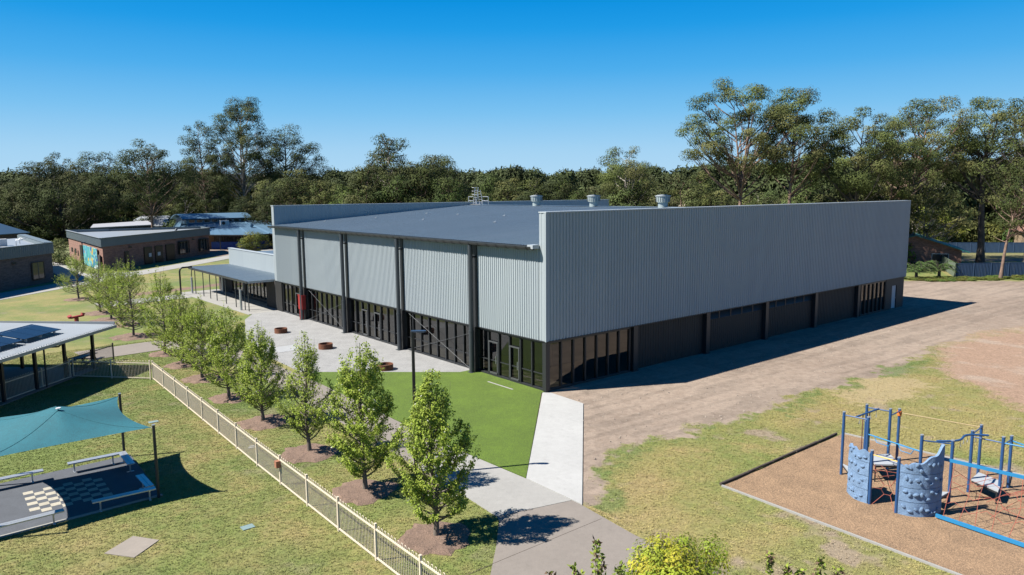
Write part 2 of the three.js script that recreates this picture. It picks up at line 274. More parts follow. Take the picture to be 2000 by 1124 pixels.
function sheet(name, poly, m, y) { PAVED.push(poly); return struct(name, gb().prism(poly, y - 0.05, y), m); }
sheet('concrete_apron', [[-0.1, 0.05], [0.12, 0.3], [0, 3.0], [-9.2, 12.14], [-9.15, 8.92], [-0.2, -0.08]], M.conc, 0.05);
sheet('concrete_path', [[-9.35, 3.6], [-9.16, 8.88], [-9.21, 11.6], [-12.2, 10.85], [-12.0, 8.4], [-11.85, 5.2]], M.concMid, 0.03);
sheet('concrete_walk', [[-9.21, 11.62], [-9.23, 12.2], [-9.55, 15.0], [-9.5, 18.6], [-9.5, 30], [-15, 30], [-15.6, 16], [-14.85, 13.9], [-13.6, 12.6], [-12.36, 11.2], [-12.2, 10.88]], M.concOld, 0.028);
sheet('tree_walk', [[-9.35, 3.58], [-11.85, 5.18], [-11.7, 3.1], [-11.25, -10], [-11.4, -24], [-13, -27.6], [-18.5, -27.2], [-18.9, -31.0], [-13.2, -31.5], [-9.4, -26], [-9.0, -10]], M.concOld, 0.028);
sheet('aggregate_court', [[-0.95, -7.2], [-7.8, -13.25], [-8.7, -14.1], [-8.6, -19.4], [-7.3, -28], [-4.4, -36.4], [-2.6, -39.3], [0.3, -39.6], [0.3, -7.2]], M.agg, 0.034);
sheet('artificial_turf', [[0.1, -0.15], [0.1, -7.18], [-0.98, -7.18], [-7.82, -13.22], [-8.95, -13.3], [-9.3, 3.6], [-9.12, 8.86], [-0.25, -0.12]], M.turf, 0.04);
sheet('annex_paving', [[0.9, -39.65], [-3.1, -39.1], [-3.6, -60.6], [0.9, -60.6]], M.concMid, 0.036);
sheet('annex_path', [[-3.62, -55.3], [-13, -54.2], [-13, -57.6], [-3.62, -58.8]], M.concMid, 0.03);
sheet('classroom_path', [[-34, -56.5], [-20.4, -68.0], [-12.8, -75.4], [0, -86.8], [16.8, -103.3], [30, -115], [30, -121], [17, -108.8], [-2, -90.4], [-8, -92], [-8, -118], [-11.2, -118], [-11.6, -83.0], [-34, -61.5]], M.concMid, 0.03);
{ // expansion joints, sawn into the old walk: narrow recessed strips
  const j = gb(); for (const z of [13.4, 16.9]) j.box(-15.4, -9.5, 0.0285, 0.0292, z - 0.012, z + 0.012);
  struct('path_joint', j, M.timber);
}
mesh('drain_grate', gb().box(-1.13, -1.02, 0.04, 0.05, -4.1, -1.7), M.concMid); tag(scene.children.at(-1), 'pale strip drain grate in the turf beside the hall glazing', 'drain');
PAVED.push([[-22.51, 4.03], [-21.91, 4.92], [-22.83, 5.68], [-23.51, 4.75]], [[-20.7, -4.7], [-20.8, 1.05], [-30.6, 1.4], [-30.6, -4.4]], [[-3.75, 14.45], [5.75, 14.5], [6.3, 22], [6.6, 30], [-4.4, 30], [-4.15, 22]]);
struct('concrete_slab', gb().prism([[-22.51, 4.03], [-21.91, 4.92], [-22.83, 5.68], [-23.51, 4.75]], -0.05, 0.03), tint(0.27, 0.235, 0.2, 0.9, concTex, 2.2));
tag(mesh('access_lid', gb().box(-19.5, -19.08, 0.005, 0.03, 5.72, 6.05), M.tealLid), 'small teal service lid set in the lawn by the fence', 'lid');
tag(mesh('access_lid', gb().box(-18.95, -18.5, 0.005, 0.03, -9.25, -8.95), M.tealLid), 'small pale service lid in the lawn behind the teal shade sail', 'lid');
tag(mesh('access_lid', gb().prism([[-16.5, -1.9], [-16.3, -2.2], [-16.05, -2.15], [-16.1, -1.85]], 0, 0.06), M.white), 'small white lid in the grass behind the cream fence', 'lid');

// ---------------------------------------------------------------- ribbed sheet geometry
function ribbed(w, h, pitch, depth, top = 0.3) { // in x (0..w), y (0..h), ribs towards +z
  const g = gb(), pts = [[0, 0]]; const n = Math.max(1, Math.round(w / pitch)), p = w / n, s = p * 0.09;
  for (let i = 0; i < n; i++) { const a = i * p + p * (0.5 - top / 2); pts.push([a - s, 0], [a, depth], [a + p * top, depth], [a + p * top + s, 0]); }
  pts.push([w, 0]);
  for (let i = 0; i + 1 < pts.length; i++) { const [x0, z0] = pts[i], [x1, z1] = pts[i + 1]; if (x1 - x0 < 1e-4) continue; g.quad([x0, 0, z0], [x1, 0, z1], [x1, h, z1], [x0, h, z0]); }
  return g.geo();
}
const ribCache = new Map();
function ribSheet(w, h, pitch, depth, top) { const k = [w.toFixed(3), h.toFixed(3), pitch, depth, top].join(); if (!ribCache.has(k)) ribCache.set(k, ribbed(w, h, pitch, depth, top)); return ribCache.get(k); }
// a run of sheets along a wall from a to b (x,z), facing to the left of travel... outward normal given by turn
function sheetRun(parent, name, a, b, y0, h, mats, width = 1, pitch = 0.2, depth = 0.035, seed = 1, top = 0.3) {
  const L = Math.hypot(b[0] - a[0], b[1] - a[1]), n = Math.max(1, Math.round(L / width)), w = L / n, r = RNG(seed), th = Math.atan2(-(b[1] - a[1]), b[0] - a[0]);
  for (let i = 0; i < n; i++) { const o = mesh(name, ribSheet(w - 0.004, h, pitch, depth, top), mats[Math.floor(r() * mats.length)], parent); o.position.set(a[0] + (b[0] - a[0]) * (i / n), y0, a[1] + (b[1] - a[1]) * (i / n)); o.rotation.y = th; }
}

// ---------------------------------------------------------------- sports hall
const L = 47.44, W = 40.0, HT = 10.34, HB = 3.0, HG = 8.45;
const hall = thing('sports_hall', 'large grey ribbed metal sports hall with dark glazed base and long shaded side wall', 'building');
{
  const p = hall;
  // upper walls: core, and ribbed sheets outside
  mesh('wall_core', gb().box(0.05, L - 0.05, HB + 0.02, HT - 0.06, -0.5, -0.05), M.inDark, p);
  mesh('wall_core', gb().box(0.05, L - 0.05, HB + 0.02, HT - 0.06, -W + 0.05, -W + 0.5), M.inDark, p);
  mesh('wall_core', gb().box(0.05, 0.3, HB + 0.02, HG - 0.1, -W + 0.52, -0.52), M.inDark, p);
  mesh('wall_core', gb().box(L - 0.3, L - 0.05, 0, HG - 0.1, -W + 0.52, -0.52), M.inDark, p);
  sheetRun(p, 'cladding_sheet', [0, 0], [L, 0], HB, HT - HB - 0.02, M.clad, 1, 0.25, 0.045, 3, 0.36);
  const cols = [-6.65, -15.6, -24.35, -32.8];
  sheetRun(p, 'cladding_sheet', [0, -0.56], [0, 0], HB, HT - HB - 0.02, M.clad, 1, 0.28, 0.02, 4);
  const edges = [-0.58, ...cols, -W + 0.58];
  for (let i = 0; i + 1 < edges.length; i++) sheetRun(p, 'cladding_sheet', [0, edges[i + 1] + (i < 4 ? 0.02 : 0)], [0, edges[i]], HB, HG - HB - 0.12, M.clad, 1, 0.2, 0.035, 7 + i);
  sheetRun(p, 'cladding_sheet', [0, -W], [0, -W + 0.56], HB, HT - HB - 0.02, M.clad, 1, 0.28, 0.02, 4);
  sheetRun(p, 'cladding_sheet', [L, -W], [0, -W], 0, HT - 0.02, M.clad, 1.5, 0.25, 0.03, 5);
  sheetRun(p, 'cladding_sheet', [L, 0], [L, -W], HB, HT - HB - 0.9, M.clad, 1.5, 0.25, 0.03, 6);
  // inner face of the far parapet, and of the near one
  sheetRun(p, 'parapet_sheet', [0.02, -W + 0.52], [L - 0.02, -W + 0.52], HG - 0.1, HT - HG + 0.06, M.clad, 1, 0.25, 0.03, 8);
  sheetRun(p, 'parapet_sheet', [L - 0.02, -0.52], [0.02, -0.52], HG - 0.1, HT - HG + 0.06, M.clad, 1.5, 0.25, 0.03, 9);
  mesh('parapet_end', gb().box(0.01, 0.06, HG - 0.1, HT - 0.05, -W + 0.03, -W + 0.5), M.clad[0], p);
  mesh('capping', gb().box(-0.04, L + 0.04, HT - 0.04, HT + 0.03, -0.58, 0.07), M.cap, p);
  mesh('capping', gb().box(-0.04, L + 0.04, HT - 0.04, HT + 0.03, -W - 0.07, -W + 0.58), M.cap, p);
  mesh('corner_flashing', gb().box(-0.045, 0.0, HB - 0.03, HT - 0.045, -0.06, 0.045).box(0.0, 0.07, HB - 0.03, HT - 0.045, 0.0, 0.045), M.clad[2], p);
  mesh('corner_flashing', gb().box(L - 0.05, L + 0.045, HB - 0.03, HT - 0.045, -0.06, 0.045), M.clad[0], p);
  mesh('base_flashing', gb().box(0.07, L - 0.05, HB - 0.06, HB, -0.1, 0.05), M.dark, p);
  mesh('base_flashing', gb().box(-0.045, 0.1, HB - 0.06, HB - 0.002, -W + 0.02, -0.12), M.dark, p);
  mesh('soffit', gb().box(0.1, L - 0.05, HB - 0.055, HB - 0.02, -1.2, -0.105).box(0.1, 1.2, HB - 0.055, HB - 0.02, -W + 0.4, -1.205), M.dark, p);
  // roof: two low slopes, ribs running down the fall
  const XR = L / 2, HR = 10.02;
  for (const s of [0, 1]) {
    const len = Math.hypot(XR + 0.25, HR - HG), n = 39, w = (W - 1.08) / n, r = RNG(20 + s);
    for (let i = 0; i < n; i++) {
      const g = ribSheet(w - 0.002, len, 0.25, 0.022, 0.14), o = mesh('roof_sheet', g, M.roof[Math.floor(r() * 3)], p);
      const m = new THREE.Matrix4(), z = -0.54 - (s ? w * i : w * (i + 1)), sl = (HR - HG) / (XR + 0.25), up = V(s ? -1 : 1, sl, 0).normalize(), along = V(0, 0, s ? -1 : 1), out = along.clone().cross(up).normalize();
      m.makeBasis(along, up, out); o.position.set(s ? L + 0.25 : -0.25, HG, z); o.quaternion.setFromRotationMatrix(m);
    }
  }
  mesh('ridge_capping', gb().quad([XR - 0.35, HR + 0.035, -0.6], [XR, HR + 0.06, -0.6], [XR, HR + 0.06, -W + 0.6], [XR - 0.35, HR + 0.035, -W + 0.6]).quad([XR, HR + 0.06, -0.6], [XR + 0.35, HR + 0.035, -0.6], [XR + 0.35, HR + 0.035, -W + 0.6], [XR, HR + 0.06, -W + 0.6]), M.roof[0], p);
  mesh('ceiling', gb().quad([0.3, HG - 0.35, -0.5], [XR, HR - 0.3, -0.5], [XR, HR - 0.3, -W + 0.5], [0.3, HG - 0.35, -W + 0.5]).quad([XR, HR - 0.3, -0.5], [L - 0.3, HG - 0.35, -0.5], [L - 0.3, HG - 0.35, -W + 0.5], [XR, HR - 0.3, -W + 0.5]), M.inDark, p);
  // gutter with brackets
  { const g = gb(), N = 8, rr = 0.2, cx = -0.45, cy = HG - 0.03; for (let k = 0; k < N; k++) { const a0 = Math.PI + k / N * Math.PI, a1 = Math.PI + (k + 1) / N * Math.PI; const q = (a, z) => [cx + rr * Math.cos(a), cy + rr * Math.sin(a), z]; g.quad(q(a0, -0.58), q(a1, -0.58), q(a1, -W + 0.4), q(a0, -W + 0.4)); } g.box(-0.23, -0.02, HG - 0.13, HG - 0.1, -W + 0.6, -0.6); mesh('gutter', g, M.gutter, p);
    const b = gb(); for (let k = 0; k < N; k++) { const a0 = Math.PI + k / N * Math.PI, a1 = Math.PI + (k + 1) / N * Math.PI; b.beam([rr * 1.08 * Math.cos(a0), rr * 1.08 * Math.sin(a0), 0], [rr * 1.08 * Math.cos(a1), rr * 1.08 * Math.sin(a1), 0], 0.05, 0.012); } const bg = b.geo();
    for (let z = -1.0; z > -W + 0.6; z -= 0.92) { const o = mesh('gutter_bracket', bg, M.black, p); o.position.set(cx, cy, z); }
    mesh('rain_head', gb().box(-0.55, -0.06, HG - 0.16, HG + 0.06, -0.98, -0.5), M.cap, p); }
  // pipe columns, wall piers, brackets
  for (const z of cols) {
    mesh('pipe_column', gb().tube([[-0.4, 0.03, z], [-0.4, 2.72, z], [-0.4, 2.74, z], [-0.4, HG - 0.2, z]], [0.165, 0.165, 0.15, 0.15], 18), M.pipe, p);
    mesh('column_collar', gb().tube([[-0.4, 2.66, z], [-0.4, 2.76, z]], 0.18, 18), M.pipe, p);
    mesh('base_plate', gb().box(-0.62, -0.18, 0.03, 0.06, z - 0.22, z + 0.22), M.pipe, p);
    mesh('cover_strip', gb().box(-0.055, 0.0, HB - 0.02, HG - 0.14, z - 0.22, z + 0.22), M.dark, p);
    mesh('column_bracket', gb().box(-0.32, -0.05, 7.4, 7.5, z - 0.05, z + 0.05), M.dark, p);
    mesh('wall_pier', gb().box(-0.12, 0.5, 0.02, HB - 0.06, z - 0.5, z + 0.02), M.darkSheet[0], p);
    for (const y of [0.9, 2.2]) mesh('strut', gb().beam([-0.4, y, z - 0.05], [-0.1, y, z - 0.25], 0.06, 0.06), M.dark, p);
  }
  // glazing along the sunlit side
  const XG = 0.2, bays = [[-0.34, -6.6, 6, [2, 4]], [-7.2, -15.55, 8, []], [-16.15, -24.3, 8, [3, 5]], [-24.9, -32.75, 8, []], [-33.35, -38.3, 5, [1]]];
  for (const [z0, z1, n, doors] of bays) {
    const w = (z1 - z0) / n;
    mesh('sill', gb().box(0.06, 0.34, 0.02, 0.14, z1, z0), M.frame, p); mesh('head_frame', gb().box(0.12, 0.28, HB - 0.2, HB - 0.065, z1, z0), M.frame, p);
    for (let i = 0; i <= n; i++) { const z = z0 + w * i; mesh('mullion', gb().box(0.1, 0.3, 0.14, HB - 0.2, z - 0.045, z + 0.045), M.frame, p); }
    for (let i = 0; i < n; i++) {
      const za = z0 + w * i - 0.045, zb = z0 + w * (i + 1) + 0.045; mesh('pane', gb().quad([XG, 0.14, zb], [XG, 0.14, za], [XG, HB - 0.2, za], [XG, HB - 0.2, zb]), M.glass, p);
      mesh('transom', gb().box(0.16, 0.24, 0.95, 1.01, zb, za), M.frame, p);
      if (doors.includes(i)) { const g = gb(); for (const z of [za - 0.06, zb + 0.06]) g.box(0.07, 0.13, 0.16, 2.15, z - 0.04, z + 0.04); g.box(0.07, 0.13, 2.15, 2.23, zb, za).box(0.07, 0.13, 0.16, 0.26, zb, za); const d = mesh('door_frame', g, M.frameLight, p); mesh('door_handle', gb().tube([[0.03, 0.85, za - 0.14], [0.03, 1.35, za - 0.14]], 0.018, 8), M.steel, d); }
    }
  }
  for (const [z0, z1] of [[-7.3, -15.1], [-24.9, -32.2]]) { mesh('bracing_rod', gb().tube([[-0.2, 2.85, z1 + 0.6], [-0.2, 0.1, z0 + 0.3]], 0.015, 6), M.frameLight, p); mesh('bracing_rod', gb().tube([[-0.24, 0.15, z1 + 0.3], [-0.24, 2.5, z0 + 0.3]], 0.015, 6), M.frameLight, p); }
  mesh('wall_panel', gb().box(0.0, 0.4, 0.02, HB - 0.065, -W + 0.05, -38.4), M.darkSheet[0], p);
  mesh('corner_post', gb().box(0.0, 0.32, 0.02, HB - 0.065, -0.32, -0.02), M.frame, p);
  // shaded side: glazing, columns, ribbed infill, louvres
  const ZG = -0.22;
  for (const [x0, x1, n] of [[0.34, 7.3, 7], [38.6, 43.5, 6]]) {
    const w = (x1 - x0) / n; mesh('sill', gb().box(x0, x1, 0.02, 0.12, -0.34, -0.1), M.frame, p); mesh('head_frame', gb().box(x0, x1, HB - 0.2, HB - 0.065, -0.3, -0.14), M.frame, p);
    for (let i = 0; i <= n; i++) mesh('mullion', gb().box(x0 + w * i - 0.045, x0 + w * i + 0.045, 0.12, HB - 0.2, -0.32, -0.12), M.frame, p);
    for (let i = 0; i < n; i++) mesh('pane', gb().quad([x0 + w * i + 0.045, 0.12, ZG], [x0 + w * (i + 1) - 0.045, 0.12, ZG], [x0 + w * (i + 1) - 0.045, HB - 0.2, ZG], [x0 + w * i + 0.045, HB - 0.2, ZG]), M.glass, p);
  }
  const sc = [7.75, 15.45, 23.0, 30.45, 38.0];
  for (const x of sc) mesh('wall_column', gb().box(x - 0.2, x + 0.2, 0, HB - 0.065, -0.42, -0.02).box(x - 0.26, x + 0.26, 0, 0.05, -0.45, 0.02), M.frame, p);
  for (let i = 0; i < 4; i++) {
    const a = sc[i] + 0.21, b = sc[i + 1] - 0.21, lv = i === 1 || i === 2;
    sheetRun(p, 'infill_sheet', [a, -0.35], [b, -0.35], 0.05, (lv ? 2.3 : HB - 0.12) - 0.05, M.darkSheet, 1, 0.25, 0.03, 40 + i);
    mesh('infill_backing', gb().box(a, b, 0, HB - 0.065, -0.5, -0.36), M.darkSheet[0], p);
    if (lv) { const n = 5, w = (b - a) / n; for (let k = 0; k < n; k++) { const x0 = a + w * k + 0.04, x1 = a + w * (k + 1) - 0.04; const f = mesh('louvre', gb().box(x0 - 0.04, x0, 2.32, HB - 0.1, -0.355, -0.28).box(x1, x1 + 0.04, 2.32, HB - 0.1, -0.355, -0.28), M.frame, p); for (let q = 0; q < 5; q++) { const y = 2.36 + q * 0.11; mesh('blade', gb().quad([x0, y, -0.28], [x1, y, -0.28], [x1, y + 0.1, -0.35], [x0, y + 0.1, -0.35]), M.frame, f); } } }
  }
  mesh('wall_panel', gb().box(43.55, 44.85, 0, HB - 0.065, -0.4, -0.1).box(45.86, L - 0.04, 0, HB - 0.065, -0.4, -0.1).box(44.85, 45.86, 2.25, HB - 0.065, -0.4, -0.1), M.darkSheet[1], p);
  const dr = mesh('door', gb().box(44.88, 45.83, 0.03, 2.22, -0.24, -0.18), M.door, p, 'pale grey single door at the far end of the shaded wall'); mesh('handle', gb().box(45.68, 45.76, 1.0, 1.06, -0.18, -0.12), M.steel, dr);
  // interior
  mesh('floor', gb().box(0.3, L - 0.3, -0.02, 0.055, -W + 0.5, -0.45), M.inFloor, p);
  mesh('interior_wall', gb().box(4.2, 4.4, 0.06, 7.9, -W + 0.6, -4.4).box(4.4, L - 0.5, 0.06, 7.9, -4.5, -4.3), M.inWall, p);
  mesh('rear_wall', gb().box(0.05, L - 0.05, 0, HB, -W + 0.05, -W + 0.4), M.inWall, p);
  // roof ventilators
  for (const z of [-27.7, -19.35, -10.95]) {
    const v = mesh('roof_vent', gb().tube([[XR, HR - 0.05, z], [XR, HR + 0.55, z]], 0.42, 20), M.vent, p);
    mesh('turbine', gb().tube([[XR, HR + 0.45, z], [XR, HR + 0.52, z], [XR, HR + 0.98, z], [XR, HR + 1.0, z]], [0.45, 0.6, 0.62, 0.6], 20), M.vent, v);
    mesh('vent_cap', gb().tube([[XR, HR + 0.98, z], [XR, HR + 1.02, z], [XR, HR + 1.1, z], [XR, HR + 1.14, z]], [0.68, 0.7, 0.45, 0.1], 20), M.cap, v);
    const fin = gb().box(0.6, 0.635, HR + 0.52, HR + 0.97, -0.012, 0.012).geo(); for (let k = 0; k < 20; k++) { const o = mesh('fin', fin, M.pipe, v); o.position.set(XR, 0, z); o.rotation.y = k / 20 * Math.PI * 2; }
  }
  // access platform with guard rails and caged ladder over the ridge
  { const t = (a, b, r = 0.035) => gb().tube([a, b], r, 6), z0 = -42.2 + 2.4, z1 = -36.0, X = XR, y = HR;
    for (const z of [z0, -38.4, -37.2, z1]) mesh('guard_post', t([X, y, z], [X, y + 0.95, z]), M.steel, p);
    for (const yy of [0.5, 0.95]) { mesh('guard_rail', t([X, y + yy, z0], [X, y + yy, -38.9]), M.steel, p); mesh('guard_rail', t([X, y + yy, -37.1], [X, y + yy, z1]), M.steel, p); }
    mesh('landing', gb().box(X - 0.4, X + 0.5, y + 0.05, y + 0.11, -38.9, -37.0), M.steel, p);
    for (const z of [-38.75, -38.15]) mesh('ladder_stile', t([X - 0.1, y, z], [X + 0.2, y + 2.0, z]), M.steel, p);
    for (let k = 0; k < 6; k++) mesh('ladder_rung', t([X - 0.1 + 0.3 * k / 6, y + 0.3 + k * 0.28, -38.75], [X - 0.1 + 0.3 * k / 6, y + 0.3 + k * 0.28, -38.15], 0.02), M.steel, p);
    for (const yy of [1.2, 1.6, 2.0]) { const pts = []; for (let k = 0; k <= 10; k++) { const a = k / 10 * Math.PI; pts.push([X + 0.1 - 0.55 * Math.sin(a), y + yy, -38.45 + 0.38 * Math.cos(a)]); } mesh('cage_hoop', gb().tube(pts, 0.025, 5), M.steel, p); }
    for (const z of [-37.75, -37.15]) mesh('ladder_stile', t([X + 0.1, y + 0.1, z], [X - 0.25, y + 1.7, z]), M.steel, p);
    for (let k = 0; k < 5; k++) mesh('ladder_rung', t([X + 0.06 - 0.06 * k, y + 0.35 + k * 0.3, -37.75], [X + 0.06 - 0.06 * k, y + 0.35 + k * 0.3, -37.15], 0.02), M.steel, p);
  }
  // small roof anchors
  for (const [x, z] of [[4.2, -37], [8.5, -34.5], [13.5, -33], [13.5, -27.5], [13.6, -20.5], [8.6, -26], [9, -16]]) { const y = HG + (x + 0.25) * (HR - HG) / (XR + 0.25); mesh('roof_anchor', gb().box(x - 0.12, x + 0.12, y + 0.025, y + 0.06, z - 0.12, z + 0.12).tube([[x, y + 0.05, z], [x, y + 0.17, z]], 0.025, 6), M.alu, p); }
}
// hydrant cabinet
{ const t = thing('hydrant_cabinet', 'red fire hydrant cabinet on a slatted stand behind the far pipe column', 'cabinet', [-0.28, 0.03, -33.0]);
  mesh('cabinet', gb().box(-0.2, 0.16, 0.95, 2.2, -0.42, 0.42), M.red, t); mesh('lid', gb().prism([[-0.24, -0.46], [0.2, -0.46], [0.2, 0.46], [-0.24, 0.46]], 2.2, 2.26), M.red, t);
  for (let k = 0; k < 6; k++) mesh('slat', gb().box(-0.14, -0.1, 0, 0.95, -0.38 + k * 0.14, -0.32 + k * 0.14), M.red, t); }

// ---------------------------------------------------------------- annex with canopy
{ const p = thing('canopy_annex', 'low annex with flat slate canopy on thin posts beside the hall', 'building');
  const z0 = -40.1, z1 = -60.2;
  sheetRun(p, 'parapet_sheet', [2.3, z1], [2.3, z0], 3.02, 1.98, M.clad, 1, 0.3, 0.02, 60);
  mesh('parapet_core', gb().box(2.33, 2.6, 2.9, 4.97, z1, z0), M.inDark, p); mesh('capping', gb().box(2.24, 2.7, 4.97, 5.04, z1 - 0.05, z0), M.cap, p);
  mesh('block_roof', gb().box(2.6, 16, 4.2, 4.4, z1, z0), M.roof[0], p); mesh('block_wall', gb().box(2.6, 16, 0, 4.2, z1, z1 + 0.2).box(15.8, 16, 0, 4.2, z1 + 0.2, z0), M.brickBlack, p);
  const n = 20, w = (z0 - 0.75 - z1) / n; // canopy sheets, ribs across
  for (let i = 0; i < n; i++) { const o = mesh('canopy_sheet', ribSheet(w - 0.002, 4.72, 0.5, 0.03, 0.1), M.roof[i % 3], p), m = new THREE.Matrix4(), up = V(1, 0.012, 0).normalize(), al = V(0, 0, 1); m.makeBasis(al, up, al.clone().cross(up)); o.position.set(-2.42, 2.98, z1 + w * i); o.quaternion.setFromRotationMatrix(m); }
  mesh('fascia', gb().box(-2.5, -2.43, 2.78, 3.01, z1 - 0.02, z0 - 0.72), M.gutter, p); mesh('fascia', gb().box(-2.43, 2.3, 2.8, 3.02, z0 - 0.75, z0 - 0.7), M.cap, p); mesh('fascia', gb().box(-2.43, 2.3, 2.8, 3.05, z1 - 0.06, z1), M.cap, p);
  mesh('soffit', gb().box(-2.4, 2.3, 2.9, 2.94, z1 + 0.02, z0 - 0.76), M.cap, p);
  for (const z of [-40.95, -42.0, -44.6, -47.6, -50.6, -52.8, -55.2, -58.2]) mesh('post', gb().cyl(-2.36, z, 0.03, 2.8, 0.05, 10), M.pipe, p);
  for (const z of [-41.6, -58.6]) mesh('downpipe', gb().tube([[-2.55, 2.85, z], [-2.6, 2.5, z], [-2.62, 2.2, z], [-2.62, 2.0, z]], 0.05, 8), M.pipe, p);
  mesh('downpipe_sleeve', gb().cyl(-2.68, -42.25, 0.03, 2.1, 0.12, 12), M.alu, p); mesh('downpipe_sleeve', gb().cyl(-2.55, -58.9, 0.03, 1.9, 0.12, 12), M.alu, p); mesh('downpipe_sleeve', gb().cyl(0.5, -57.5, 0.03, 2.1, 0.14, 12), M.alu, p);
  mesh('arched_post', gb().tube([[-3.9, 0.02, -58.6], [-3.9, 2.7, -58.6], [-3.82, 2.98, -58.6], [-3.6, 3.12, -58.6], [-2.5, 3.16, -58.6]], 0.1, 10), M.black, p);
  // wall under the canopy
  const X = 1.0; mesh('pier', gb().box(X - 0.05, X + 0.5, 0, 2.9, -43.7, -42.9), M.brickBlack, p); mesh('pier', gb().box(X - 0.05, X + 0.5, 0, 2.9, -51.9, -51.0), M.brickBlack, p); mesh('pier', gb().box(X - 0.05, X + 0.5, 0, 2.9, -60.2, -55.6), M.brickBlack, p);
  mesh('side_wall', gb().box(0.2, 1.6, 0, 2.9, -42.9, -40.05), M.brickBlack, p);
  for (const [a, b, k] of [[-51.0, -43.7, 7], [-55.6, -51.9, 3]]) { const ww = (b - a) / k; mesh('sill', gb().box(X - 0.05, X + 0.2, 0.03, 0.35, a, b), M.dark, p); for (let i = 0; i <= k; i++) mesh('mullion', gb().box(X, X + 0.14, 0.35, 2.9, a + ww * i - 0.05, a + ww * i + 0.05), M.frame, p); for (let i = 0; i < k; i++) mesh('pane', gb().quad([X + 0.07, 0.35, a + ww * i], [X + 0.07, 0.35, a + ww * (i + 1)], [X + 0.07, 2.9, a + ww * (i + 1)], [X + 0.07, 2.9, a + ww * i]), M.clearGlass, p); }
  mesh('floor', gb().box(1.0, 15.7, 0, 0.05, -60, -40.1), M.inFloor, p); mesh('interior_wall', gb().box(6, 6.2, 0.05, 4.1, -60, -40.2), M.inWall, p);
}

// ---------------------------------------------------------------- classroom blocks behind
function windowPart(p, a, dir, out, w, y0, y1, panes, hood) { // a: [x,z] start on wall, dir unit along, out unit outwards
  const q = (s, o, y) => [a[0] + dir[0] * s + out[0] * o, y, a[1] + dir[1] * s + out[1] * o];
  const f = mesh('window', gb().beam(q(0, 0.03, y0), q(w, 0.03, y0), 0.12, 0.1).beam(q(0, 0.03, y1), q(w, 0.03, y1), 0.12, 0.1).beam(q(0, 0.03, y0), q(0, 0.03, y1), 0.1, 0.12).beam(q(w, 0.03, y0), q(w, 0.03, y1), 0.1, 0.12), M.black, p);
  for (let i = 0; i < panes; i++) { mesh('pane', gb().quad(q(w * i / panes + 0.04, 0.02, y0), q(w * (i + 1) / panes - 0.04, 0.02, y0), q(w * (i + 1) / panes - 0.04, 0.02, y1), q(w * i / panes + 0.04, 0.02, y1)), M.mirrorPane, f); if (i) mesh('glazing_bar', gb().beam(q(w * i / panes, 0.03, y0), q(w * i / panes, 0.03, y1), 0.07, 0.07), M.frameLight, f); }
  if (hood) mesh('hood', gb().beam(q(-0.1, 0.25, y1 + 0.08), q(w + 0.1, 0.25, y1 + 0.08), 0.5, 0.06).beam(q(-0.1, 0.25, y0), q(-0.1, 0.25, y1 + 0.08), 0.5, 0.05).beam(q(w + 0.1, 0.25, y0), q(w + 0.1, 0.25, y1 + 0.08), 0.5, 0.05), M.black, f);
  return f;
}
M.mirrorPane = std(0.035, 0.04, 0.045, 0.06);
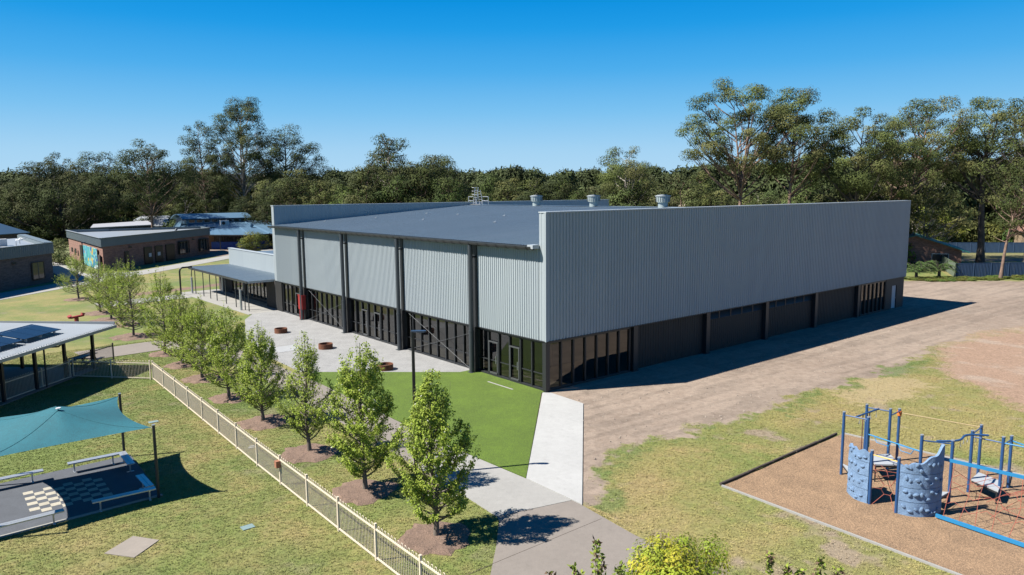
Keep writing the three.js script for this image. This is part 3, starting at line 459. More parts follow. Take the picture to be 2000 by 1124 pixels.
{ const p = thing('brick_classroom', 'red brick classroom block with slate parapet and colourful wall mural', 'building');
  const A = [-5.4, -94.1], B = [17.5, -116.7], C = [18.4, -125.5], D = [-4.9, -128.5], poly = [A, B, C, D];
  const ctr = [6, -116], ins = (q, k) => [q[0] + (ctr[0] - q[0]) * k, q[1] + (ctr[1] - q[1]) * k];
  const side = (a, b, y0, y1, t, m, name) => mesh(name, gb().beam([a[0], (y0 + y1) / 2, a[1]], [b[0], (y0 + y1) / 2, b[1]], t, y1 - y0), m, p);
  mesh('wall', gb().prism([ins(A, 0.02), ins(B, 0.02), ins(C, 0.02), ins(D, 0.02)], 0, 3.7), M.brickRed, p);
  mesh('wall_head', gb().prism([ins(A, 0.03), ins(B, 0.03), ins(C, 0.03), ins(D, 0.03)], 3.7, 3.85), M.brickRed, p);
  const dv = (a, b) => { const l = Math.hypot(b[0] - a[0], b[1] - a[1]); return [(b[0] - a[0]) / l, (b[1] - a[1]) / l, l]; };
  sheetRun(p, 'fascia_sheet', A, B, 3.72, 1.36, M.fascia, 1.6, 0.32, 0.03, 71); sheetRun(p, 'fascia_sheet', D, A, 3.72, 1.36, M.fascia, 1.6, 0.32, 0.03, 72); sheetRun(p, 'fascia_sheet', B, C, 3.72, 1.36, M.fascia, 1.6, 0.32, 0.03, 73); sheetRun(p, 'fascia_sheet', C, D, 3.72, 1.36, M.fascia, 1.6, 0.32, 0.03, 74);
  for (const [a, b] of [[A, B], [D, A]]) { side(a, b, 5.05, 5.12, 0.34, M.paleRoof, 'capping'); side(ins(a, 0.02), ins(b, 0.02), 4.5, 5.06, 0.1, M.fascia[0], 'parapet_lining'); }
  mesh('roof', gb().prism([ins(A, 0.015), ins(B, 0.015), ins(C, 0.015), ins(D, 0.015)], 3.85, 4.62), M.paleRoof, p);
  side(ins(D, 0.01), ins([2, -127.6], 0.01), 4.5, 5.1, 0.3, M.fascia[0], 'back_parapet');
  mesh('roof_vent', gb().tube([[11, 4.6, -115.5], [11, 4.95, -115.5], [11.2, 5.1, -115.7]], 0.22, 10), M.pipe, p);
  const u = dv(A, B), o = [-u[1], u[0]], at = s => [A[0] + u[0] * s + o[0] * -0.05, A[1] + u[1] * s + o[1] * -0.05]; // right face
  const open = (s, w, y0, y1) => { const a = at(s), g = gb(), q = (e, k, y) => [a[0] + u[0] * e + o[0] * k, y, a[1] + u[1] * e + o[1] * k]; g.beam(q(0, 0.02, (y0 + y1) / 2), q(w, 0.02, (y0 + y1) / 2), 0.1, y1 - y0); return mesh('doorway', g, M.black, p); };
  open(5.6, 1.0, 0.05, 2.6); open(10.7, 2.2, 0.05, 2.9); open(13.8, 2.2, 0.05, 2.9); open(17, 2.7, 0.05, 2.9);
  windowPart(p, at(21), u, o, 3.0, 0.9, 3.0, 3, true); windowPart(p, at(28), u, o, 2.8, 0.9, 3.0, 3, true);
  for (const s of [6.6, 25.5]) { const a = at(s + 0.5); mesh('wall_light', gb().box(a[0] - 0.2, a[0] + 0.2, 3.1, 3.35, a[1] - 0.05, a[1] + 0.25), M.black, p); }
  for (const [s, w] of [[11.8, 0.7], [14.3, 0.8]]) { const a = at(s); mesh('notice', gb().beam([a[0] + o[0] * 0.12, 1.5, a[1] + o[1] * 0.12], [a[0] + u[0] * w + o[0] * 0.12, 1.5, a[1] + u[1] * w + o[1] * 0.12], 0.02, 0.6), M.white, p); }
  const f = dv(D, A), fo = [-f[1], f[0]], atL = s => [D[0] + f[0] * s - fo[0] * 0.12, D[1] + f[1] * s - fo[1] * 0.12]; // sunlit face
  const n2 = [-1, 0];
  for (const [s, w, y0, y1] of [[6, 1.4, 1.4, 2.2], [9.6, 1.2, 1.4, 2.2]]) { const a = atL(s); mesh('window', gb().box(-5.22, -5.12, y0, y1, a[1], a[1] + w), M.black, p); }
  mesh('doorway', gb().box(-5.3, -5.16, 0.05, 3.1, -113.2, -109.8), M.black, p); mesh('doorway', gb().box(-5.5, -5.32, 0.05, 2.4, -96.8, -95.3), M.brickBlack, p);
  const cv = document.createElement('canvas'); cv.width = 256; cv.height = 128; const g = cv.getContext('2d'); g.fillStyle = '#4fb4d6'; g.fillRect(0, 0, 256, 128); const r = RNG(5); const pal = ['#2f7fc4', '#7fd3dd', '#2aa6b8', '#9fe0d0', '#3b62b5', '#58c9c2', '#f0c23c', '#e8863a', '#d9eef2'];
  for (let k = 0; k < 90; k++) { g.fillStyle = pal[Math.floor(r() * (k > 70 ? 9 : 6))]; g.beginPath(); const x = r() * 256, y = r() * 128, w = 8 + r() * 34; g.ellipse(x, y, w, w * (0.25 + r() * 0.3), r() * 3, 0, 6.3); g.fill(); }
  const ct = new THREE.CanvasTexture(cv); ct.colorSpace = THREE.SRGBColorSpace; ct.wrapS = ct.wrapT = THREE.RepeatWrapping; ct.repeat.set(1 / 12, 1 / 3.2);
  mesh('mural', gb().box(-5.42, -5.33, 0.05, 3.3, -109.2, -97.6), new THREE.MeshStandardMaterial({ map: ct, roughness: 0.8, color: new THREE.Color().setRGB(0.42, 0.42, 0.42) }), p, 'blue and turquoise painted wall mural with orange dots');
}
{ const p = thing('dark_brick_classroom', 'dark brick classroom block with ribbed slate fascia cut by the left frame edge', 'building');
  const A = [-12.8, -84.4], B = [-31.5, -62.6], D = [-13.0, -112], E = [-38, -90];
  const dvx = (A[0] - B[0]), dvz = (A[1] - B[1]), l = Math.hypot(dvx, dvz), u = [dvx / l, dvz / l], o = [-u[1], u[0]];
  mesh('wall', gb().prism([[A[0] - 0.25, A[1] - 0.1], [B[0] - 0.1, B[1] - 0.2], E, [D[0] - 0.25, D[1]]], 0, 3.85), M.brickDark, p);
  mesh('wall_head', gb().prism([[A[0] - 0.3, A[1] - 0.15], [B[0] - 0.1, B[1] - 0.3], E, [D[0] - 0.3, D[1]]], 3.85, 3.98), M.brickDark, p);
  sheetRun(p, 'fascia_sheet', B, A, 3.85, 1.4, M.fascia, 1.6, 0.4, 0.04, 81); sheetRun(p, 'fascia_sheet', A, D, 3.85, 1.4, M.fascia, 1.6, 0.4, 0.04, 82);
  mesh('roof', gb().prism([[A[0] - 0.3, A[1] - 0.2], [B[0] - 0.1, B[1] - 0.4], E, [D[0] - 0.3, D[1]]], 3.98, 4.75), M.paleRoof, p);
  mesh('capping', gb().beam([A[0] - 0.1, 5.28, A[1]], [B[0], 5.28, B[1]], 0.3, 0.07).beam([A[0] - 0.5, 5.285, A[1] - 0.3], [D[0] - 0.5, 5.285, D[1]], 1.0, 0.07), M.fascia[0], p);
  mesh('parapet_lining', gb().beam([A[0] - 1.1, 4.98, A[1] - 0.6], [D[0] - 1.1, 4.98, D[1]], 0.1, 0.5), M.fascia[0], p);
  const at = s => [A[0] - u[0] * s - o[0] * 0.12, A[1] - u[1] * s - o[1] * 0.12];
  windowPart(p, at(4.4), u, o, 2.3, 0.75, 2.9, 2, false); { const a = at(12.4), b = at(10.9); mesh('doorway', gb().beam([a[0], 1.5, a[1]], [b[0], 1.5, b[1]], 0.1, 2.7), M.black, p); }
  { const a = at(7.6); mesh('wall_light', gb().box(a[0] - 0.2, a[0] + 0.2, 3.1, 3.35, a[1] - 0.1, a[1] + 0.2), M.black, p); }
  for (const [x, z, s] of [[-19.6, -87, 1.1], [-18.4, -90.5, 1.0]]) { const g = mesh('air_conditioner', gb().box(x - s, x + s, 4.8, 5.7, z - 0.5, z + 0.5), M.white, p); mesh('fan_grille', gb().tube([[x - 0.4, 5.25, z + 0.5], [x - 0.4, 5.25, z + 0.54]], 0.32, 14), M.black, g); }
  for (const [x, z] of [[-16.4, -90], [-15.6, -94]]) mesh('pipe_run', gb().tube([[x, 4.7, z], [x, 5.5, z], [x + 0.8, 5.5, z]], 0.06, 6), M.steel, p);
}
{ const p = thing('dark_shed', 'dark ribbed metal shed with white roof behind the brick classroom', 'building');
  const A = [1.5, -141.4], B = [14.5, -148], C = [20, -176], D = [5.5, -162];
  mesh('wall', gb().prism([A, B, C, D], 0, 4.6), M.darkSheet[0], p); sheetRun(p, 'wall_sheet', A, B, 0, 4.7, [std(0.04, 0.045, 0.052, 0.6)], 2, 0.5, 0.05, 90); mesh('roof', gb().prism([[1.2, -141.1], [14.9, -147.8], [20.2, -176], [5.4, -162.2]], 4.7, 4.9), M.whiteRoof, p);
}
{ const p = thing('blue_roof_block', 'school block with wide blue hipped roof, curved clerestory and blue wall panels', 'building');
  // hip roof: eave polygon at 3.2 up to clerestory base at 5.0
  const eave = [[17, -131], [26.2, -119.5], [31, -121], [36.5, -113.5], [56, -122], [60, -160], [22, -160]], ridge = [[20, -139.5], [29.5, -138], [32, -138], [37, -141], [45, -143], [46, -152], [21, -152]];
  for (let i = 0; i < eave.length; i++) { const j = (i + 1) % eave.length, a = eave[i], b = eave[j], c = ridge[j], d = ridge[i], n = Math.max(2, Math.round(Math.hypot(b[0] - a[0], b[1] - a[1]) / 1.6));
    for (let k = 0; k < n; k++) { const f = (s, P, Q, y) => [P[0] + (Q[0] - P[0]) * s, y, P[1] + (Q[1] - P[1]) * s], dy = (k % 2) * 0.015; mesh('roof_sheet', gb().quad(f(k / n, a, b, 3.2 + dy), f((k + 1) / n, a, b, 3.2 + dy), f((k + 1) / n, d, c, 5.1 + dy), f(k / n, d, c, 5.1 + dy)), M.blueRoof[k % 2], p); }
    mesh('hip_capping', gb().tube([[a[0], 3.24, a[1]], [d[0], 5.15, d[1]]], 0.12, 6), M.blueRoof[0], p);
    mesh('fascia', gb().beam([a[0], 3.08, a[1]], [b[0], 3.08, b[1]], 0.12, 0.24), M.dark, p); }
  mesh('roof_deck', gb().prism(ridge, 4.95, 5.08), M.blueRoof[1], p);
  // clerestory with curved roof
  const bx0 = 19.5, bx1 = 33, bz0 = -139.2, bz1 = -147; mesh('clerestory_wall', gb().box(bx0, bx1, 5.1, 6.15, bz1, bz0), M.blueRoof[1], p);
  for (let k = 0; k < 8; k++) { const x = bx0 + 0.5 + k * 1.62; const w = mesh('window', gb().box(x, x + 1.35, 5.3, 5.95, bz0, bz0 + 0.07), M.paleRoof, p); mesh('pane', gb().box(x + 0.1, x + 1.25, 5.38, 5.87, bz0 + 0.07, bz0 + 0.09), M.mirrorPane, w); }
  for (let k = 0; k < 4; k++) { const z = bz0 - 0.8 - k * 1.7; const w = mesh('window', gb().box(bx1, bx1 + 0.07, 5.3, 5.95, z - 1.3, z), M.paleRoof, p); mesh('pane', gb().box(bx1 + 0.07, bx1 + 0.09, 5.38, 5.87, z - 1.2, z - 0.1), M.mirrorPane, w); }
  { const g = gb(), n = 12; for (let k = 0; k < n; k++) { const f = t => [bz0 + 0.7 - t * (bz0 - bz1 + 1.4), 6.18 + 1.05 * Math.sin(Math.PI * t)], a = f(k / n), b = f((k + 1) / n); g.quad([bx0 - 1, a[1], a[0]], [bx1 + 0.8, a[1], a[0]], [bx1 + 0.8, b[1], b[0]], [bx0 - 1, b[1], b[0]]); g.quad([bx0 - 1, a[1] - 0.16, a[0]], [bx1 + 0.8, a[1] - 0.16, a[0]], [bx1 + 0.8, b[1] - 0.16, b[0]], [bx0 - 1, b[1] - 0.16, b[0]]); for (const x of [bx0 - 1, bx1 + 0.8]) g.quad([x, a[1] - 0.16, a[0]], [x, a[1], a[0]], [x, b[1], b[0]], [x, b[1] - 0.16, b[0]]); g.quad([bx1, 6.0, a[0]], [bx1, a[1] - 0.1, a[0]], [bx1, b[1] - 0.1, b[0]], [bx1, 6.0, b[0]]); } mesh('curved_roof', g, M.blueRoof[0], p); }
  // walls below the eave
  mesh('wall', gb().prism([[19.5, -132], [27, -124], [33, -125], [38, -119], [53, -126], [56, -156], [24, -157]], 0, 3.05), M.brickRed, p);
  mesh('wall_panel', gb().beam([21.5, 0.8, -129.1], [26.8, 0.8, -123.9], 0.3, 1.5).beam([27.2, 0.8, -123.75], [32.8, 0.8, -124.7], 0.3, 1.5).beam([33.4, 1.5, -124.2], [35.4, 1.5, -121.8], 0.3, 3.0), M.blueWall, p);
  for (let k = 0; k < 4; k++) { const x = 22 + k * 1.25, z = -128.6 + k * 1.23; windowPart(p, [x, z], [0.71, -0.7].map((v, i) => i ? 0.7 : 0.71), [0, 1], 1.5, 1.7, 2.8, 2, false); }
  for (let k = 0; k < 3; k++) windowPart(p, [27.4 + k * 1.8, -123.6 - k * 0.31], [0.985, -0.17], [0.17, 0.985], 1.6, 1.7, 2.8, 2, false);
  for (const [x, z] of [[22, -125], [26.2, -120.2], [31, -121.8], [36.3, -114.3]]) mesh('post', gb().cyl(x, z, 0, 3.1, 0.08, 8), M.dark, p);
  for (const [x, z, y] of [[21, -131, 3.95], [30.5, -130, 4.0], [39.5, -127, 4.0], [46, -132, 4.1]]) { const v = mesh('roof_vent', gb().tube([[x, y - 0.3, z], [x, y + 0.6, z]], 0.3, 10), M.blueRoof[0], p); mesh('vent_cap', gb().tube([[x, y + 0.6, z], [x, y + 0.75, z], [x, y + 0.95, z]], [0.5, 0.55, 0.2], 10), M.blueRoof[0], v); }
  for (const [x, z] of [[23, -134], [40, -131], [43, -131]]) mesh('skylight', gb().box(x - 0.9, x + 0.9, 4.55, 4.62, z - 0.7, z + 0.7), M.white, p);
  { const a = mesh('air_conditioner', gb().box(25.4, 27.2, 4.6, 5.8, -135.4, -134.6), M.white, p); mesh('fan_grille', gb().tube([[26, 5.2, -134.6], [26, 5.2, -134.55]], 0.38, 14), M.black, a); }
  mesh('flue', gb().box(40.2, 41.4, 3.5, 5.1, -122.6, -121.6), M.steel, p);
}
{ // navy shade sail by the blue block
  const g = gb(), N = 8, c = [[29, 3.2, -112], [44, 3.4, -121], [46, 2.6, -108], [36, 2.3, -104]];
  for (let i = 0; i < N; i++) for (let j = 0; j < N; j++) { const f = (u, v) => { const q = k => (c[0][k] * (1 - u) * (1 - v) + c[1][k] * u * (1 - v) + c[2][k] * u * v + c[3][k] * (1 - u) * v); const s = Math.sin(Math.PI * u) * Math.sin(Math.PI * v); return [q(0), q(1) - 0.35 * s, q(2)]; }; g.quad(f(i / N, j / N), f((i + 1) / N, j / N), f((i + 1) / N, (j + 1) / N), f(i / N, (j + 1) / N)); }
  const t = thing('navy_shade_sail', 'navy shade sail stretched beside the blue roofed school block', 'shade sail'); mesh('fabric', g, std(0.02, 0.035, 0.07, 0.9), t); for (const q of c) mesh('post', gb().cyl(q[0], q[2], 0, q[1], 0.08, 8), M.dark, t); }
struct('courtyard_paving', gb().prism([[10, -110], [26, -108], [40, -100], [52, -104], [52, -122], [20, -128]], -0.01, 0.02), tint(0.24, 0.18, 0.147, 0.9, concTex, 5));

// plain houses in the distance
function house(label, x, z, turn, w, d, h, rh, wallM, roofM, group) {
  const p = thing('house', label, 'house', [x, 0, z], turn, group);
  mesh('wall', gb().box(-w / 2, w / 2, 0, h, -d / 2, d / 2), wallM, p);
  const g = gb(), e = 0.6, a = w / 2 + e, b = d / 2 + e; g.quad([-a, h, b], [a, h, b], [a - d / 3, h + rh, 0], [-a + d / 3, h + rh, 0]); g.quad([a, h, -b], [-a, h, -b], [-a + d / 3, h + rh, 0], [a - d / 3, h + rh, 0]); g.tri([a, h, b], [a, h, -b], [a - d / 3, h + rh, 0]); g.tri([-a, h, -b], [-a, h, b], [-a + d / 3, h + rh, 0]); g.box(-a, a, h - 0.15, h - 0.01, -b, b); mesh('roof', g, roofM, p);
  for (const sx of [-0.3, 0.2]) { const f = mesh('window', gb().box(w * sx - 0.9, w * sx + 0.9, 0.9, 2.2, d / 2, d / 2 + 0.05), M.white, p); mesh('pane', gb().box(w * sx - 0.8, w * sx + 0.8, 1.0, 2.1, d / 2 + 0.05, d / 2 + 0.08), M.mirrorPane, f); }
  mesh('door', gb().box(-0.45, 0.45, 0, 2.1, d / 2, d / 2 + 0.06), M.dark, p);
  return p;
}
house('pale roofed house half hidden by trees behind the blue school roof', 29, -186, -0.6, 22, 10, 3.2, 2.6, M.cream, M.paleRoof);
house('grey roofed house under dark trees at the far left edge', -15, -172, -0.9, 14, 9, 3.2, 2.4, M.brickDark, M.blueRoof[1]);
house('white roofed house glimpsed through the gum trees behind the blue fence', 178, -47, -1.05, 18, 10, 3.4, 3.0, M.cream, M.whiteRoof);
house('tan brick house across the road near the right edge', 152, -14, -1.05, 14, 10, 3.0, 2.4, tint(0.33, 0.24, 0.16, 0.9, brickTex, 2), M.brickRed);
house('white roofed house peeping over the far parapet of the hall', 58, -118, -0.7, 12, 8, 3.0, 2.2, M.cream, M.whiteRoof);
house('cream roofed house in the trees behind the nearest roof vent', 118, -80, -0.7, 12, 8, 6, 2.4, M.cream, M.cream);
{ const p = thing('teal_roof_house', 'brick house with teal gable roof behind the hall corner', 'house', [91, 0, -17], -1.11);
  mesh('wall', gb().box(-6, 6, 0, 2.6, -5, 5), M.brickRed, p); { const g = gb(); for (const z of [-5, 5]) g.tri([-6, 2.6, z], [6, 2.6, z], [0, 4.6, z]); mesh('gable', g, M.brickRed, p); }
  for (const s of [-1, 1]) mesh('roof_slope', gb().quad([0, 4.75, 5.7], [s * 6.9, 2.4, 5.7], [s * 6.9, 2.4, -5.7], [0, 4.75, -5.7]).quad([0, 4.63, 5.7], [s * 6.9, 2.28, 5.7], [s * 6.9, 2.28, -5.7], [0, 4.63, -5.7]).quad([0, 4.75, 5.7], [s * 6.9, 2.4, 5.7], [s * 6.9, 2.28, 5.7], [0, 4.63, 5.7]).quad([0, 4.75, -5.7], [s * 6.9, 2.4, -5.7], [s * 6.9, 2.28, -5.7], [0, 4.63, -5.7]), M.teal, p);
  for (const x of [-3.2, 2.2]) { const w = mesh('window', gb().box(x, x + 2.2, 0.8, 2.1, 5, 5.05), M.paleRoof, p); mesh('pane', gb().box(x + 0.1, x + 2.1, 0.9, 2.0, 5.05, 5.07), M.mirrorPane, w); } }

// ---------------------------------------------------------------- right: fences, road
function sheetFence(name, label, a, b, h, mats, cat = 'fence') { const t = thing(name, label, cat); sheetRun(t, 'fence_sheet', a, b, 0.05, h, mats, 0.8, 0.2, 0.03, 17); const n = Math.round(Math.hypot(b[0] - a[0], b[1] - a[1]) / 2.4); for (let i = 0; i <= n; i++) { const x = a[0] + (b[0] - a[0]) * i / n, z = a[1] + (b[1] - a[1]) * i / n; mesh('fence_post', gb().box(x - 0.04, x + 0.04, 0, h + 0.08, z - 0.04, z + 0.04), mats[0], t); } mesh('top_rail', gb().beam([a[0], h + 0.06, a[1]], [b[0], h + 0.06, b[1]], 0.06, 0.05), mats[0], t); return t; }
sheetFence('steel_fence', 'blue ribbed steel fence along the far side of the dirt yard', [76.5, -5.6], [92, 5.4], 1.8, M.blueFence);
sheetFence('steel_fence', 'pale green ribbed steel fence running back from the blue fence corner', [94, -14.6], [76.4, -5.65], 1.8, M.greenFence);
sheetFence('steel_fence', 'dark blue steel fence along the far side of the road', [112, -25], [142, 6], 1.8, M.blueFence);
struct('road', gb().prism([[98, -18], [100.5, -19.5], [125, 6], [122.5, 8]], -0.01, 0.01), M.asphalt);
struct('verge', gb().prism([[78, -7], [98, -18], [122.5, 8], [94, 8]], -0.015, 0.004), tint(0.25, 0.215, 0.085, 0.95, turfTex, 5));
struct('far_verge', gb().prism([[100.5, -19.5], [110, -26], [142, 8], [125, 6]], -0.015, 0.004), tint(0.22, 0.19, 0.085, 0.95, turfTex, 5));
// ---------------------------------------------------------------- trees
class LB { // leaves: folded rhombs with vertex colours
  constructor() { this.p = []; this.n = []; this.c = []; this.i = []; }
  leaf(x, y, z, dx, dy, dz, len, wid, c, r, N, jit = 0.9) {
    let l = Math.hypot(dx, dy, dz) || 1; dx /= l; dy /= l; dz /= l;
    let ax = r() - 0.5, ay = r() - 0.5, az = r() - 0.5;
    if (N) { // lie roughly across N: the blade faces outwards from its clump
      const d = dx * N[0] + dy * N[1] + dz * N[2], q = 0.8 * d; dx -= N[0] * q; dy -= N[1] * q; dz -= N[2] * q; l = Math.hypot(dx, dy, dz) || 1; dx /= l; dy /= l; dz /= l;
      let tx = N[1] * dz - N[2] * dy, ty = N[2] * dx - N[0] * dz, tz = N[0] * dy - N[1] * dx; ax = ty * dz - tz * dy + ax * jit; ay = tz * dx - tx * dz + ay * jit; az = tx * dy - ty * dx + az * jit;
    } let sx = dy * az - dz * ay, sy = dz * ax - dx * az, sz = dx * ay - dy * ax; l = Math.hypot(sx, sy, sz) || 1; sx /= l; sy /= l; sz /= l;
    const nx = dy * sz - dz * sy, ny = dz * sx - dx * sz, nz = dx * sy - dy * sx, b = this.p.length / 3, w = wid / 2, m = len * 0.45, f = wid * 0.16;
    this.p.push(x, y, z, x + dx * m + sx * w + nx * f, y + dy * m + sy * w + ny * f, z + dz * m + sz * w + nz * f, x + dx * len, y + dy * len, z + dz * len, x + dx * m - sx * w + nx * f, y + dy * m - sy * w + ny * f, z + dz * m - sz * w + nz * f);
    for (let k = 0; k < 4; k++) { const s = k === 1 ? -0.32 : k === 3 ? 0.32 : 0; this.n.push(nx + sx * s, ny + sy * s, nz + sz * s); this.c.push(c[0], c[1], c[2]); }
    this.i.push(b, b + 2, b + 1, b, b + 3, b + 2);
  }
  geo() { const g = new THREE.BufferGeometry(); g.setAttribute('position', new THREE.Float32BufferAttribute(this.p, 3)); g.setAttribute('normal', new THREE.Float32BufferAttribute(this.n, 3)); g.setAttribute('color', new THREE.Float32BufferAttribute(this.c, 3)); g.setIndex(this.i); return g; }
}
const bez = (a, b, c, n) => { const o = []; for (let k = 0; k <= n; k++) { const t = k / n, s = 1 - t; o.push([0, 1, 2].map(q => s * s * a[q] + 2 * s * t * b[q] + t * t * c[q])); } return o; };
function pearTree(seed, H, R, leaves, bare = 0) {
  const r = RNG(seed), wood = gb(), lv = new LB(), base = 0.55;
  const lx = (r() - 0.5) * 0.3, lz = (r() - 0.5) * 0.3, lead = t => [lx * t * t + 0.05 * Math.sin(t * 7 + seed), H * 0.97 * t, lz * t * t + 0.05 * Math.cos(t * 6 + seed)];
  { const pts = [], rad = []; for (let k = 0; k <= 12; k++) { const t = k / 12; pts.push(lead(t)); rad.push(0.088 * Math.pow(1 - t, 0.9) * (k === 0 ? 1.25 : 1) + 0.008); } wood.tube(pts, rad, 8, false); }
  const env = h => { const t = Math.min(1, Math.max(0, (h - base * 0.9) / (H - base * 0.9))); return R * Math.pow(Math.sin(Math.PI * Math.pow(t, 0.66)), 0.75) * (0.86 + 0.22 * Math.sin(h * 2.3 + seed)) + 0.06; };
  const nP = 54, twigs = [];
  for (let i = 0; i < nP; i++) {
    const f = i / nP, s = base + Math.pow(f, 1.1) * (H * 0.72 - base), az = i * 2.39996 + r() * 0.7, he = Math.min(H * (0.9 + 0.1 * r()), s + 0.28 + r() * (0.85 + 0.7 * Math.min(1, f * 2))), re = env(he) * (0.62 + 0.5 * r());
    const a = lead(s / (H * 0.97)), c = [Math.cos(az) * re + a[0] * 0.6, he, Math.sin(az) * re + a[2] * 0.6], b = [a[0] + Math.cos(az) * re * 0.75, s + (he - s) * 0.3, a[2] + Math.sin(az) * re * 0.75];
    const pts = bez(a, b, c, 6), r0 = 0.034 * (1 - 0.55 * f) + 0.006; wood.tube(pts, pts.map((_, k) => r0 * (1 - k / 6.6)), 5, false);
    twigs.push([pts[3], pts[6], 1]);
    for (let k = 0; k < 8; k++) {
      const t = 0.22 + 0.78 * (k + r()) / 8, q = pts[Math.min(5, Math.floor(t * 6))], e = pts[Math.min(6, Math.floor(t * 6) + 1)], ff = t * 6 - Math.floor(t * 6), o = [0, 1, 2].map(n => q[n] + (e[n] - q[n]) * ff);
      const za = az + (r() - 0.5) * 3.0, ln = 0.28 + 0.5 * r(), up = 0.35 + r() * 0.9; const end = [o[0] + Math.cos(za) * ln * 0.75, o[1] + ln * up, o[2] + Math.sin(za) * ln * 0.75];
      const el = Math.hypot(end[0], end[2]), mx = env(end[1]) * 1.08; if (el > mx) { end[0] *= mx / el; end[2] *= mx / el; }
      wood.tube([o, end], [0.007, 0.003], 3, false); twigs.push([o, end, 0.5 + r()]);
    }
  }
  for (let k = 0; k < 14; k++) { const az = r() * 6.28, rr = r() * R * 0.4, y = H * (0.72 + 0.12 * r()), o = [Math.cos(az) * rr, y, Math.sin(az) * rr], e = [o[0] * 1.15, y + 0.5 + r() * 0.7, o[2] * 1.15]; wood.tube([o, e], [0.007, 0.003], 3, false); if (k >= bare) twigs.push([o, e, 0.8]); }
  const tw = twigs.reduce((s, t) => s + t[2], 0);
  for (const [o, e, w] of twigs) {
    const n = Math.round(leaves * 1.0 * w / tw), g = r();
    for (let k = 0; k < n; k++) {
      const t = Math.pow(r(), 0.7) * 1.05, x = o[0] + (e[0] - o[0]) * t + (r() - 0.5) * 0.16, y = o[1] + (e[1] - o[1]) * t + (r() - 0.5) * 0.14, z = o[2] + (e[2] - o[2]) * t + (r() - 0.5) * 0.16;
      if (y < base * 0.75) continue;
      const q = r(), v = 0.8 + 0.42 * r(); let c = q < 0.62 ? [0.235, 0.315, 0.032] : q < 0.9 ? [0.325, 0.385, 0.055] : [0.155, 0.225, 0.028]; if (q > 0.985) c = [0.5, 0.5, 0.42]; c = mix3(c, [0.26, 0.29, 0.07], g * 0.3);
      lv.leaf(x, y, z, r() - 0.5 + x * 0.25, r() - 0.62, r() - 0.5 + z * 0.25, 0.062 + 0.04 * r(), 0.046 + 0.024 * r(), c.map(k => k * v), r, r() < 0.4 ? out(x, 0.9, z) : null);
    }
  }
  return [wood.geo(), lv.geo()];
}
const out = (x, y, z) => { const l = Math.hypot(x, y, z) || 1; return [x / l, y / l, z / l]; };
